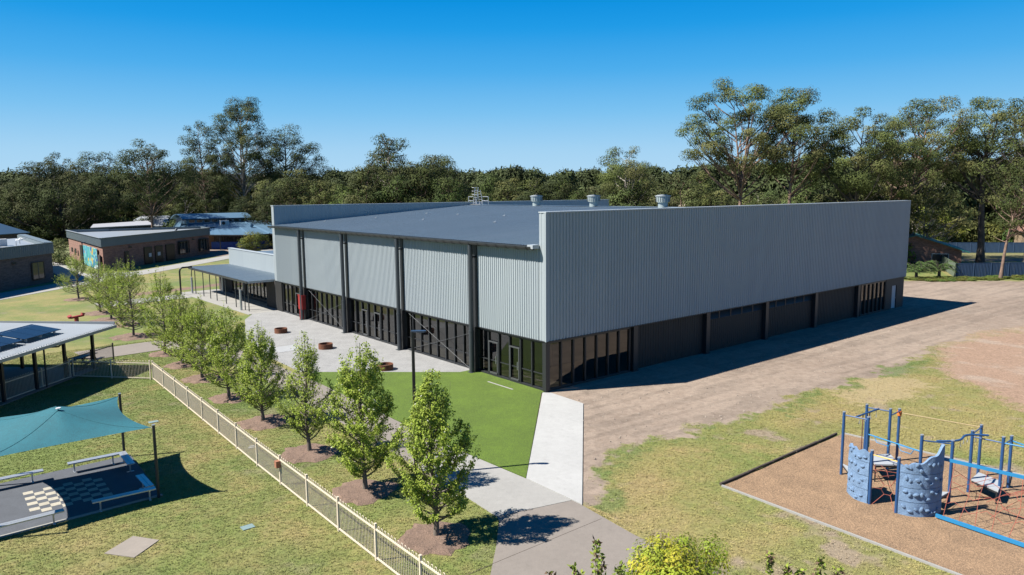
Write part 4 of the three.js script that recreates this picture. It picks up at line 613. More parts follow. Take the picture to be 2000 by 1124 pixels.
function gum(seed, o) { // tall open gum: trunk, ascending limbs, leaf clumps at their ends
  const { H, base = 0.45, R, clumps = 60, cr = 1.2, n = 140, ll = 0.3, lean = [0, 0], pal, tr = 0.3, flat = 0.7, stems = 1, round = 0.75, bare = 3, sep = 0.6, cw = 0.5 } = o;
  const r = RNG(seed), wood = gb(), lv = new LB(), stemsF = [];
  for (let s = 0; s < stems; s++) {
    const a0 = r() * 6.28, sp = stems > 1 ? R * 0.28 : R * 0.05, ex = lean[0] + Math.cos(a0) * sp, ez = lean[1] + Math.sin(a0) * sp, w1 = r() * 6, w2 = r() * 6;
    const f = t => [ex * Math.pow(t, 1.25) + 0.02 * H * Math.sin(t * 4 + w1) * t, H * 0.88 * t, ez * Math.pow(t, 1.25) + 0.02 * H * Math.cos(t * 4.5 + w2) * t];
    stemsF.push(f); const pts = [], rad = []; for (let k = 0; k <= 10; k++) { const t = k / 10; pts.push(f(t)); rad.push(tr * (stems > 1 ? 0.75 : 1) * Math.pow(1 - t * 0.93, 0.85) * (k === 0 ? 1.3 : 1)); } wood.tube(pts, rad, 9, false);
  }
  const cs = []; let guard = 0;
  while (cs.length < clumps && guard++ < clumps * 60) {
    const tt = Math.pow(r(), 0.8), h = H * (base + (1 - base) * tt), e = R * Math.pow(Math.sin(Math.PI * (0.12 + 0.84 * Math.pow(tt, round))), 0.7), a = r() * 6.28, q = e * Math.sqrt(0.12 + 0.88 * r()) * (0.62 + 0.75 * vn(a * 1.1 + 3, h * 0.22, seed)), k = cs.length % stems, c0 = stemsF[k](Math.min(1, h / (H * 0.9)));
    const c = [c0[0] + Math.cos(a) * q, h - cr * 0.3, c0[2] + Math.sin(a) * q]; const rad = cr * (0.6 + 0.75 * r());
    if (cs.some(d => Math.hypot(d[0] - c[0], (d[1] - c[1]) * 1.3, d[2] - c[2]) < (d[3] + rad) * sep)) continue; cs.push([...c, rad, k]);
  }
  for (const [x, y, z, rad, k] of cs) {
    const cc = stemsF[k](0.75); cc[1] = H * (base + (1 - base) * 0.45);
    const c0 = stemsF[k](Math.min(1, y / (H * 0.88))), dist = Math.hypot(x - c0[0], z - c0[2]), hb = Math.max(H * base * 0.72, y - dist * (0.55 + 0.6 * r()) - 0.4), a = stemsF[k](Math.min(0.97, hb / (H * 0.88)));
    const b = [a[0] + (x - a[0]) * 0.62, a[1] + (y - a[1]) * (0.3 + 0.25 * r()), a[2] + (z - a[2]) * 0.62], pts = bez(a, b, [x, y - rad * 0.2, z], 5), r0 = Math.min(tr * 0.34, 0.03 + 0.018 * dist);
    wood.tube(pts, pts.map((_, i) => r0 * (1 - i / 6)), 5, false);
    for (let i = 0; i < 3; i++) { const e = [x + (r() - 0.5) * rad * 1.4, y + rad * (0.2 + 0.4 * r()), z + (r() - 0.5) * rad * 1.4]; wood.tube([pts[3], e], [r0 * 0.4, 0.008], 3, false); }
    const tone = 0.7 + 0.55 * r(), pc = pal[Math.floor(r() * pal.length)], nn = Math.round(n * (rad / cr) * (rad / cr));
    for (let i = 0; i < nn; i++) {
      let dx = r() - 0.5, dy = r() - 0.42, dz = r() - 0.5; const l = Math.hypot(dx, dy, dz) || 1, q = rad * Math.pow(r(), 0.3) / l * (0.75 + 0.5 * vn(dx * 6 + x, dz * 6 + dy * 5 + z, seed + 9)); dx *= q; dy *= q * flat; dz *= q;
      const v = tone * (0.88 + 0.24 * r()); lv.leaf(x + dx, y + dy, z + dz, dx * 0.5 / rad + (r() - 0.5) * 1.2, -0.45 + (r() - 0.5) * 1.0, dz * 0.5 / rad + (r() - 0.5) * 1.2, ll * (0.7 + 0.6 * r()), ll * (0.34 + 0.2 * r()), [pc[0] * v, pc[1] * v, pc[2] * v], r, r() < 0.92 ? out(dx / rad + cw * (x + dx - cc[0]) / R, dy / flat / rad + 0.2 + cw * (y + dy - cc[1]) / (H * (1 - base) * 0.5), dz / rad + cw * (z + dz - cc[2]) / R) : null, 0.55);
    }
  }
  for (let k = 0; k < bare; k++) { const f = stemsF[k % stems], y = base * (0.6 + 0.4 * r()), a = f(y / 0.88), az = r() * 6.28, l = R * (0.4 + 0.5 * r()); const pts = bez(a, [a[0] + Math.cos(az) * l * 0.6, a[1] + l * 0.15, a[2] + Math.sin(az) * l * 0.6], [a[0] + Math.cos(az) * l, a[1] + l * 0.5, a[2] + Math.sin(az) * l], 4); wood.tube(pts, [0.07, 0.055, 0.04, 0.025, 0.01], 4, false); }
  return [wood.geo(), lv.geo()];
}
const palOlive = [[0.087, 0.108, 0.03], [0.103, 0.117, 0.036], [0.076, 0.096, 0.028], [0.117, 0.118, 0.041]];
const palDark = [[0.045, 0.06, 0.016], [0.056, 0.069, 0.019], [0.038, 0.052, 0.015], [0.067, 0.073, 0.023]];
const palGrey = [[0.078, 0.093, 0.034], [0.089, 0.101, 0.038], [0.065, 0.08, 0.03], [0.098, 0.101, 0.043]];
const palLime = [[0.16, 0.19, 0.03], [0.2, 0.2, 0.035], [0.12, 0.15, 0.03]];
function plant(name, label, cat, pos, [wood, leaves], bark, leafM, group, turn = 0) { const t = thing(name, label, cat, pos, turn, group); if (wood) mesh('trunk', wood, bark, t); mesh('crown', leaves, leafM, t); return t; }

// the avenue of young pear trees, nearest first
const pears = [
  [-14.72, 10.72, 5.75, 1.36, 19000, 8, 'nearest and leafiest young pear tree of the fence row, at the path'], [-14.7, 5.72, 6.05, 1.58, 19000, 4, 'broad young pear tree second from the near end of the fence row'], [-14.55, 0.3, 5.4, 1.1, 7000, 10, 'thin sparse young pear tree with bare top twigs, third in the row'], [-14.45, -5.41, 5.0, 1.35, 11500, 8, 'young pear tree fourth in the row, in front of the aggregate court'],
  [-14.26, -11.0, 5.3, 1.6, 11500, 2, 'young pear tree fifth in the row, before the rust planter court'], [-14.04, -16.6, 5.0, 1.6, 10000, 0, 'young pear tree sixth in the row, near the cream fence corner'], [-13.9, -21.4, 4.9, 1.5, 8000, 0, 'young pear tree seventh in the row, just past the fence corner'], [-13.9, -25.9, 6.2, 1.75, 9000, 3, 'tall pointed young pear tree eighth in the row, beside the side path'],
  [-14.1, -34.7, 6.6, 2.1, 8500, 0, 'large rounded pear tree beyond the side path, in front of the brick classroom'], [-13.64, -41.4, 5.9, 1.9, 6000, 0, 'pear tree behind the large rounded one on the school lawn'], [-13.76, -45.1, 5.1, 1.7, 5000, 0, 'smaller pear tree right of the red drinking fountain'], [-13.73, -50.1, 5.2, 1.8, 5000, 0, 'pear tree third from the far end of the row on the lawn'], [-13.6, -62.6, 5.2, 2.1, 5500, 0, 'lone pear tree at the far end of the row by the dark classroom']];
pears.forEach(([x, z, H, R, n, bare, label], i) => {
  plant('pear_tree', label, 'tree', [x, 0, z], pearTree(101 + i * 7, H, R, n, bare), M.bark, M.pearLeaf, 'row of young pear trees');
  const g = gb(), N = 28, r = RNG(300 + i), rr = (i < 8 ? 1.12 : 1.5) * (0.95 + 0.15 * r()), ring = [], mid = []; for (let k = 0; k < N; k++) { const a = k / N * 6.2832, q = rr * (0.82 + 0.36 * vn(k * 0.9, i * 3, 7) + 0.05 * r()); ring.push([x + Math.cos(a) * q, 0.008, z + Math.sin(a) * q]); mid.push([x + Math.cos(a) * q * 0.8, 0.075 + 0.02 * r(), z + Math.sin(a) * q * 0.8]); }
  for (let k = 0; k < N; k++) { const j = (k + 1) % N; g.quad(ring[k], mid[k], mid[j], ring[j]); g.tri(mid[k], [x, 0.11, z], mid[j]); }
  struct('mulch_ring', g, M.mulch);
});

// gums right of and behind the hall
const gums = [
  ['tall twin stemmed gum tree with open layered crown behind the hall roof', 64.8, -30.3, { H: 27, base: 0.52, R: 8.2, clumps: 50, cr: 1.6, n: 702, ll: 0.27, sep: 0.92, pal: palOlive, tr: 0.42, stems: 2, lean: [-0.6, 0.6] }, 'barkRed', 501],
  ['slender gum tree with rounded top right of the twin stemmed gum', 68.6, -24.6, { H: 25.6, base: 0.56, R: 5.6, clumps: 38, cr: 1.6, n: 675, ll: 0.27, sep: 0.72, pal: palOlive, tr: 0.34 }, 'barkRed', 512],
  ['domed gum tree above the right end of the shaded wall', 75.7, -18.7, { H: 22.7, base: 0.52, R: 6.4, clumps: 40, cr: 1.65, n: 702, ll: 0.27, sep: 0.82, pal: palOlive, tr: 0.34 }, 'barkDark', 523],
  ['small round topped gum tree between two taller gums on the right', 84.2, -17.2, { H: 21.2, base: 0.5, R: 4.4, clumps: 22, cr: 1.45, n: 648, ll: 0.27, sep: 0.85, pal: palOlive, tr: 0.26 }, 'barkRed', 534],
  ['gum tree with pinkish leaning trunk rising past the hall corner', 88.5, -18.5, { H: 25.2, base: 0.58, R: 7.6, clumps: 44, cr: 1.75, n: 729, ll: 0.27, sep: 0.85, pal: palOlive, tr: 0.42, lean: [5.0, 2.4] }, 'barkRed', 545],
  ['dark trunked gum tree standing behind the blue fence', 100.7, -10.7, { H: 25.4, base: 0.5, R: 8.4, clumps: 52, cr: 1.75, n: 729, ll: 0.28, sep: 0.85, pal: palOlive, tr: 0.55 }, 'barkDark', 556],
  ['thin orange barked tree in front of the blue fence', 78.6, -1.2, { H: 16, base: 0.42, R: 3.6, clumps: 40, cr: 0.95, n: 150, ll: 0.26, pal: palDark, tr: 0.2, lean: [2.2, 1.4] }, 'barkRed', 567],
  ['tall gum tree at the right frame edge behind the blue fence', 85.4, -0.6, { H: 23.4, base: 0.32, R: 6.2, clumps: 66, cr: 1.2, n: 130, ll: 0.32, pal: palDark, tr: 0.28 }, 'barkDark', 578],
  ['yellow green bushy tree behind the pale green fence', 104, -19.5, { H: 8.6, base: 0.2, R: 4.6, clumps: 46, cr: 1.0, n: 130, ll: 0.28, pal: palLime, tr: 0.2, stems: 2 }, 'barkPale', 589],
  ['wispy gum tree rising above the far left tree line', 10, -243, { H: 25, base: 0.5, R: 7.5, clumps: 34, cr: 1.8, n: 220, ll: 0.45, pal: palDark, tr: 0.4, sep: 0.8 }, 'barkPale', 591],
  ['flat topped gum tree rising above the left tree line', 19, -236, { H: 25, base: 0.5, R: 8.5, clumps: 44, cr: 2.0, n: 220, ll: 0.45, pal: palDark, tr: 0.4, sep: 0.7 }, 'barkPale', 592],
  // far left and centre landmarks
  ['tallest gum tree with pale forked trunk behind the blue school roof', 43.3, -168, { H: 36.4, base: 0.36, R: 9.5, clumps: 84, cr: 2.1, n: 460, ll: 0.36, sep: 0.7, pal: palDark, tr: 0.6, lean: [-3.5, 0.5], stems: 2 }, 'barkPale', 601],
  ['broad dark gum tree right of the tallest gum', 50, -158.6, { H: 28.8, base: 0.3, R: 9.4, clumps: 72, cr: 2.1, n: 380, ll: 0.36, sep: 0.7, pal: palDark, tr: 0.5 }, 'barkDark', 612],
  ['feathery gum tree left of the tallest gum', 36, -176.6, { H: 31.2, base: 0.4, R: 8.2, clumps: 46, cr: 1.8, n: 340, ll: 0.35, sep: 0.75, pal: palDark, tr: 0.45, lean: [-2.5, 0] }, 'barkRed', 623],
  ['gum tree with straight bare trunk standing over the red brick classroom', 13.0, -141.5, { H: 23, base: 0.42, R: 7.8, clumps: 50, cr: 1.75, n: 340, ll: 0.35, sep: 0.7, pal: palDark, tr: 0.33 }, 'barkRed', 634],
  ['wide low dark tree on the grass left of the red brick classroom', 2.5, -184, { H: 15.5, base: 0.16, R: 12, clumps: 100, cr: 2.2, n: 200, ll: 0.45, pal: palDark, tr: 0.7, flat: 0.8 }, 'barkDark', 645],
  ['spindly gum tree with sparse pointed top above the tree line left of centre', 47, -99.8, { H: 23.4, base: 0.3, R: 5.6, clumps: 60, cr: 1.35, n: 120, ll: 0.42, pal: palDark, tr: 0.3, round: 0.55 }, 'barkPale', 656],
  ['rounded gum tree standing above the tree line right of the roof vents', 85.6, -70.6, { H: 20.6, base: 0.5, R: 6.8, clumps: 36, cr: 1.8, n: 400, ll: 0.33, sep: 0.75, pal: palOlive, tr: 0.38 }, 'barkPale', 667],
  ['rounded dark tree behind the left end of the roof access platform', 56.8, -94.4, { H: 18.4, base: 0.24, R: 6.6, clumps: 54, cr: 1.7, n: 220, ll: 0.38, pal: palDark, tr: 0.34 }, 'barkDark', 678]];
for (const [label, x, z, o, bark, seed] of gums) plant('gum_tree', label, 'tree', [x, 0, z], gum(seed, o), M[bark], M.eucLeaf);

// forest belt: prototypes cloned along an arc round the school
{
  const kinds = [
    ['forest_gum', gum(701, { H: 18, base: 0.3, R: 5.8, clumps: 40, cr: 1.75, n: 180, ll: 0.46, cw: 0.9, pal: palDark, tr: 0.3 }), 'barkDark'], ['forest_gum', gum(702, { H: 18, base: 0.24, R: 4.8, clumps: 40, cr: 1.6, n: 170, ll: 0.46, cw: 0.9, pal: palOlive, tr: 0.28, round: 0.6 }), 'barkPale'],
    ['forest_gum', gum(703, { H: 18, base: 0.44, R: 6.2, clumps: 36, cr: 1.65, n: 170, ll: 0.46, cw: 0.6, pal: palGrey, tr: 0.3, stems: 2 }), 'barkPale'], ['forest_gum', gum(704, { H: 18, base: 0.2, R: 5.6, clumps: 46, cr: 1.8, n: 180, ll: 0.46, cw: 1.0, pal: palDark, tr: 0.28, round: 0.9 }), 'barkRed'],
    ['forest_gum', gum(705, { H: 18, base: 0.22, R: 4.4, clumps: 38, cr: 1.5, n: 170, ll: 0.46, cw: 0.9, pal: palOlive, tr: 0.26 }), 'barkRed'], ['forest_gum', gum(706, { H: 18, base: 0.3, R: 6.6, clumps: 44, cr: 1.75, n: 180, ll: 0.46, cw: 0.9, pal: palGrey, tr: 0.3 }), 'barkRed']];
  const protos = [], r = RNG(99), cx = -27.4, cz = 30.3;
  // bearing (degrees right of -z), distance of the belt's front, tree height there
  const belt = [[-4, 225, 15], [3, 225, 15.5], [9, 218, 16], [15, 208, 15.5], [20, 185, 15], [24, 150, 15.5], [30, 142, 16], [35, 142, 15.5], [40, 152, 13.5], [47, 152, 13.5], [52, 140, 13.5], [57, 126, 12.5], [62, 120, 12], [68, 126, 12.5], [73, 150, 14], [80, 155, 14]];
  const at = b => { let k = 0; while (k < belt.length - 2 && b > belt[k + 1][0]) k++; const a = belt[k], c = belt[k + 1], t = (b - a[0]) / (c[0] - a[0]); return [a[1] + (c[1] - a[1]) * t, a[2] + (c[2] - a[2]) * t]; };
  for (let row = 0; row < 3; row++) for (let b = -4 + row * 0.5; b < 78; b += 1.75 + 0.55 * r()) {
    const [d0, h0] = at(b), d = d0 + row * (13 + 5 * r()) + (r() - 0.5) * 9, H = h0 * (0.62 + 0.55 * Math.pow(r(), 1.2)) * (1 + row * 0.09), a = b * Math.PI / 180, x = cx + Math.sin(a) * d, z = cz - Math.cos(a) * d;
    if (x > 96 && z > -26 && x < 146) continue; // road and gardens
    if ((x > 8 && x < 66 && z > -164 && z < -110 && b < 19) || (x > -20 && x < 26 && z > -184)) continue; // school blocks, shed and house
    const east = b > 45, k = Math.floor(r() * 6), kk = east ? [1, 2, 4, 5, 5, 2][k] : [0, 1, 3, 0, 4, 3][k], s = H / 18, w = s * (0.85 + 0.4 * r());
    const label = b < 20 ? 'forest gum tree in the dark belt behind the classroom blocks' : b < 48 ? 'forest gum tree in the belt behind the hall roof' : 'olive green forest tree in the belt behind the right end of the hall', grp = b < 20 ? 'forest belt behind the classrooms' : b < 48 ? 'forest belt behind the hall' : 'forest belt on the right';
    if (!protos[kk]) { const [n, g, bk] = kinds[kk]; const t = plant(n, label, 'tree', [x, 0, z], g, M[bk], M.eucLeaf, grp, r() * 6.28); t.scale.set(w, s, w); protos[kk] = t; }
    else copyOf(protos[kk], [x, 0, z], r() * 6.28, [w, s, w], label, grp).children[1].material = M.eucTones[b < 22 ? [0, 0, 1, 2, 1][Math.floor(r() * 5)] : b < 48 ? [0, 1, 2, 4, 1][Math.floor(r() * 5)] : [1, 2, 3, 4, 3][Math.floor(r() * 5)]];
  }
  // uncountable: undergrowth under the belt and the far wood to the horizon
  const clump = new LB(), q = RNG(41); for (let i = 0; i < 900; i++) { let x = q() - 0.5, y = q() - 0.3, z = q() - 0.5; const l = Math.hypot(x, y, z), s = Math.pow(q(), 0.4) / l * (0.8 + 0.4 * vn(x * 9, z * 9 + y * 4, 5)); const v = 0.7 + 0.6 * q(), c = [0.043, 0.056, 0.018]; clump.leaf(x * s, y * s * 0.85, z * s, q() - 0.5, q() - 0.6, q() - 0.5, 0.2 + 0.14 * q(), 0.11, c.map(k => k * v), q, q() < 0.75 ? out(x, y + 0.1, z) : null); }
  const cg = clump.geo();
  function scatter(name, label, cat, spots) { const im = new THREE.InstancedMesh(cg, M.eucLeaf, spots.length), m = new THREE.Matrix4(), col = new THREE.Color(), e = new THREE.Quaternion(); spots.forEach(([x, y, z, sx, sy, t], i) => { e.setFromAxisAngle(V(0, 1, 0), i * 2.4); m.compose(V(x, y, z), e, V(sx, sy, sx)); im.setMatrixAt(i, m); col.setRGB(...t); im.setColorAt(i, col); }); im.name = name; im.castShadow = im.receiveShadow = true; im.userData = { kind: 'stuff', label, category: cat }; scene.add(im); }
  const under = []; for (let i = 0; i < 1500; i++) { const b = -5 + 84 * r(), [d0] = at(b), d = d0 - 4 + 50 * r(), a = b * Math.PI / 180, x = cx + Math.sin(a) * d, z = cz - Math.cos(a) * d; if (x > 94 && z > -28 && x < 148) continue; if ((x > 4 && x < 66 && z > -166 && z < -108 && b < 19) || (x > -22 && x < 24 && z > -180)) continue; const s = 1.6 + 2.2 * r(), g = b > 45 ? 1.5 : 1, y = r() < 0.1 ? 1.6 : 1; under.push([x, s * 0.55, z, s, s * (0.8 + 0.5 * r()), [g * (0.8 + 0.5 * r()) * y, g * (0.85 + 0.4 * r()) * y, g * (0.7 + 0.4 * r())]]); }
  scatter('forest_undergrowth', 'dark leafy undergrowth beneath the forest belt', 'undergrowth', under);
  const farW = []; for (let i = 0; i < 2600; i++) { const b = -8 + 92 * r(), [d0] = at(b), d = d0 + 55 + 420 * Math.pow(r(), 1.4), a = b * Math.PI / 180, x = cx + Math.sin(a) * d, z = cz - Math.cos(a) * d, H = (11 + 6 * r()) * (1 + 0.0004 * d), s = 3 + 2 * r(), v = 0.9 + 0.5 * r(); if (x > 96 && z > -30 && x < 150) continue; farW.push([x, H - s * 0.8, z, s, s * 1.2, [v, v, v * 1.1]]); if (i % 2) farW.push([x + 2, H * 0.5, z + 1, s * 1.1, s * 1.4, [v * 0.9, v * 0.9, v]]); }
  scatter('distant_wood', 'distant wood closing the horizon', 'wood', farW);
  // rank grass and weeds along the blue fence and the soil's edge
  const weeds = []; for (let i = 0; i < 260; i++) { const t = r(), x = 70 + t * 24, z = -8.6 + t * 16.5 + (r() - 0.5) * 2.6 + (r() < 0.5 ? 1.4 : 0); const s = 0.22 + 0.3 * r(); weeds.push([x, s * 0.25, z, s * 1.3, s * 0.5, [1.9 + r(), 2.0 + 0.6 * r(), 1.4]]); }
  scatter('fence_weeds', 'rank grass and weeds along the foot of the blue fence', 'weeds', weeds);
}
// palms by the teal roofed house
function palm(seed, n, len) { const r = RNG(seed), lv = new LB(), w = gb(); w.tube([[0, 0, 0], [0, 0.9, 0]], [0.22, 0.18], 8); for (let k = 0; k < n; k++) { const a = k * 2.4 + r(), up = 0.5 + 0.9 * r(), L2 = len * (0.8 + 0.4 * r()), pts = bez([0, 0.9, 0], [Math.cos(a) * L2 * 0.5, 0.9 + L2 * up * 0.8, Math.sin(a) * L2 * 0.5], [Math.cos(a) * L2, 0.9 + L2 * (up * 0.5 - 0.35), Math.sin(a) * L2], 10); w.tube(pts, 0.015, 3, false); for (let i = 2; i <= 10; i++) for (let s = 0; s < 6; s++) { const p = pts[i], q = pts[i - 1], t = r(), sd = s % 2 ? 1 : -1; lv.leaf(p[0] + (q[0] - p[0]) * t, p[1] + (q[1] - p[1]) * t, p[2] + (q[2] - p[2]) * t, -Math.sin(a) * sd + Math.cos(a) * 0.5, -0.35, Math.cos(a) * sd + Math.sin(a) * 0.5, 0.55, 0.07, [0.06, 0.085 + 0.03 * r(), 0.028], r); } } return [w.geo(), lv.geo()]; }
plant('palm', 'shrubby palm in front of the teal roofed house by the hall corner', 'palm', [71.9, 0, -8.6], palm(31, 18, 2.2), M.barkDark, M.eucLeaf);
plant('palm', 'shrubby palm against the pale green fence', 'palm', [74.6, 0, -6.9], palm(32, 16, 1.8), M.barkDark, M.eucLeaf);
plant('round_shrub', 'rounded green shrub behind the annex parapet', 'shrub', [23.4, 0, -108.5], gum(33, { H: 4.2, base: 0.2, R: 2.6, clumps: 30, cr: 0.9, n: 130, ll: 0.26, pal: palLime.map(c => c.map(v => v * 0.75)), tr: 0.12 }), M.barkDark, M.eucLeaf);
for (const [x, z, lb] of [[-8.6, -112, 'low shrub at the left end of the red brick classroom'], [-3, -150, 'low shrub on the grass beyond the red brick classroom'], [-10.5, -122, 'low shrub between the two classroom blocks']]) plant('low_shrub', lb, 'shrub', [x, 0, z], gum(35 + Math.round(z), { H: 2.6, base: 0.15, R: 2.0, clumps: 18, cr: 0.8, n: 110, ll: 0.26, pal: palOlive, tr: 0.08 }), M.barkDark, M.eucLeaf);
// foreground shrubs whose tops reach into the frame
function shoots(seed, list, leaf, cols, side = 0.35) { const r = RNG(seed), w = gb(), lv = new LB(); for (const [bx, bz, x, y, z, n, s] of list) { const pts = bez([bx, 0, bz], [bx + (x - bx) * 0.35, y * 0.6, bz + (z - bz) * 0.35], [x, y, z], 12); w.tube(pts, pts.map((_, k) => 0.03 * (1 - k / 13) + 0.004), 5, false); for (let i = 0; i < n; i++) { const t = 1 - Math.pow(r(), 1.4) * s, f = t * 12, k = Math.min(11, Math.floor(f)), p = pts[k], q = pts[k + 1], u = f - k, o = [0, 1, 2].map(e => p[e] + (q[e] - p[e]) * u + (r() - 0.5) * side * (1.15 - t)), c = cols[Math.floor(r() * cols.length)], v = 0.75 + 0.5 * r(); lv.leaf(...o, r() - 0.5, r() - 0.35, r() - 0.5, leaf * (0.7 + 0.6 * r()), leaf * 0.6, c.map(a => a * v), r); } } return [w.geo(), lv.geo()]; }
const palNew = [[0.38, 0.4, 0.03], [0.31, 0.37, 0.035], [0.45, 0.41, 0.045], [0.22, 0.29, 0.028]];
plant('foreground_shrub', 'bright yellow green shrub crown rising into the bottom edge of the frame', 'shrub', [-17.15, 0, 22.55], gum(44, { H: 4.9, base: 0.7, R: 1.35, clumps: 110, cr: 0.27, n: 220, ll: 0.075, pal: palNew, tr: 0.05, stems: 2, flat: 0.95, bare: 0 }), M.bark, M.pearLeaf);
plant('leafy_shoots', 'thin arching shoots with dark seed heads left of the yellow green shrub', 'shrub', [-19.0, 0, 22.2], shoots(45, [[0, 0, 0.05, 5.6, 0.02, 110, 0.2], [0, 0, -0.62, 5.1, -0.42, 90, 0.16], [0.1, 0, -0.35, 5.25, -0.1, 80, 0.14], [0, 0.1, 0.36, 5.2, 0.3, 80, 0.15], [0, 0.1, 0.2, 5.3, 0.0, 60, 0.12], [0, 0, -0.1, 5.0, -0.2, 90, 0.14]], 0.085, [[0.27, 0.33, 0.05], [0.2, 0.27, 0.04], [0.14, 0.09, 0.06]], 0.5), M.barkRed, M.pearLeaf);
plant('leafy_shoots', 'thin upright shoots at the bottom edge right of the yellow green shrub', 'shrub', [-16.3, 0, 24.3], shoots(46, [[0, 0, -0.35, 5.3, -0.25, 90, 0.14], [0, 0, -0.1, 5.12, -0.05, 90, 0.14], [0, 0, 0.1, 5.05, 0.1, 90, 0.14], [0, 0, 0.4, 5.2, 0.3, 80, 0.14], [0, 0, 0.62, 5.05, 0.5, 80, 0.14], [0, 0, -0.05, 4.95, 0.3, 90, 0.15]], 0.085, [[0.27, 0.33, 0.05], [0.2, 0.27, 0.04], [0.14, 0.09, 0.06]], 0.5), M.barkRed, M.pearLeaf);

// ---------------------------------------------------------------- loop-top fences
const hoopGeo = (() => { const pts = [[0, 0.07, 0], [0, 1.1, 0]]; for (let k = 0; k <= 6; k++) { const a = Math.PI - k / 6 * Math.PI; pts.push([0.05 + 0.05 * Math.cos(a), 1.14 + 0.06 * Math.sin(a), 0]); } pts.push([0.1, 1.1, 0], [0.1, 0.07, 0]); return gb().tube(pts, 0.0115, 4, false).geo(); })();
const postGeo = gb().box(-0.036, 0.036, 0, 1.22, -0.036, 0.036).box(-0.04, 0.04, 1.22, 1.235, -0.04, 0.04).geo();
function loopFence(label, pts, m) {
  const t = thing('loop_top_fence', label, 'fence');
  for (let s = 0; s + 1 < pts.length; s++) {
    const [a, b] = [pts[s], pts[s + 1]], l = Math.hypot(b[0] - a[0], b[1] - a[1]), n = Math.max(1, Math.round(l / 2.65)), d = [(b[0] - a[0]) / l, (b[1] - a[1]) / l], th = Math.atan2(-d[1], d[0]);
    for (let i = 0; i < n; i++) {
      const p0 = [a[0] + d[0] * l * i / n, a[1] + d[1] * l * i / n], p1 = [a[0] + d[0] * l * (i + 1) / n, a[1] + d[1] * l * (i + 1) / n];
      if (i || !s) { const o = mesh('post', postGeo, m, t); o.position.set(p0[0], 0, p0[1]); o.rotation.y = th; } if (i === n - 1) { const o = mesh('post', postGeo, m, t); o.position.set(p1[0], 0, p1[1]); o.rotation.y = th; }
      for (const y of [0.1, 1.05]) mesh('rail', gb().beam([p0[0], y, p0[1]], [p1[0], y, p1[1]], 0.045, 0.05), m, t);
      const w = l / n, k = Math.floor((w - 0.1) / 0.2), off = (w - k * 0.2 + 0.1) / 2; for (let q = 0; q < k; q++) { const o = mesh('hoop', hoopGeo, m, t); o.position.set(p0[0] + d[0] * (off + q * 0.2), 0, p0[1] + d[1] * (off + q * 0.2)); o.rotation.y = th; }
    }
  }
  return t;
}
loopFence('long cream loop topped metal fence along the pear tree row', [[-17.03, 18.7], [-16.99, 8.2], [-16.9, 0.4], [-16.5, -18.4]], M.cream);
loopFence('short cream loop topped fence joining the long fence to the solar panel roof', [[-16.62, -18.55], [-20.2, -22.5]], M.cream);
loopFence('loop topped fence in the shade under the solar panel roof', [[-20.4, -22.35], [-22.1, -20.75], [-24.1, -18.8], [-28, -14.9]], M.cream);
loopFence('dark loop topped fence behind the corner post of the solar panel roof', [[-17.2, -26.2], [-20.4, -23.3]], M.dark);
tag(mesh('wooden_box', gb().box(-17.12, -16.92, 0.75, 1.02, 2.9, 3.1), tint(0.45, 0.2, 0.12, 0.8, chipTex, 1)), 'small brown box fixed to a post of the cream fence', 'box');

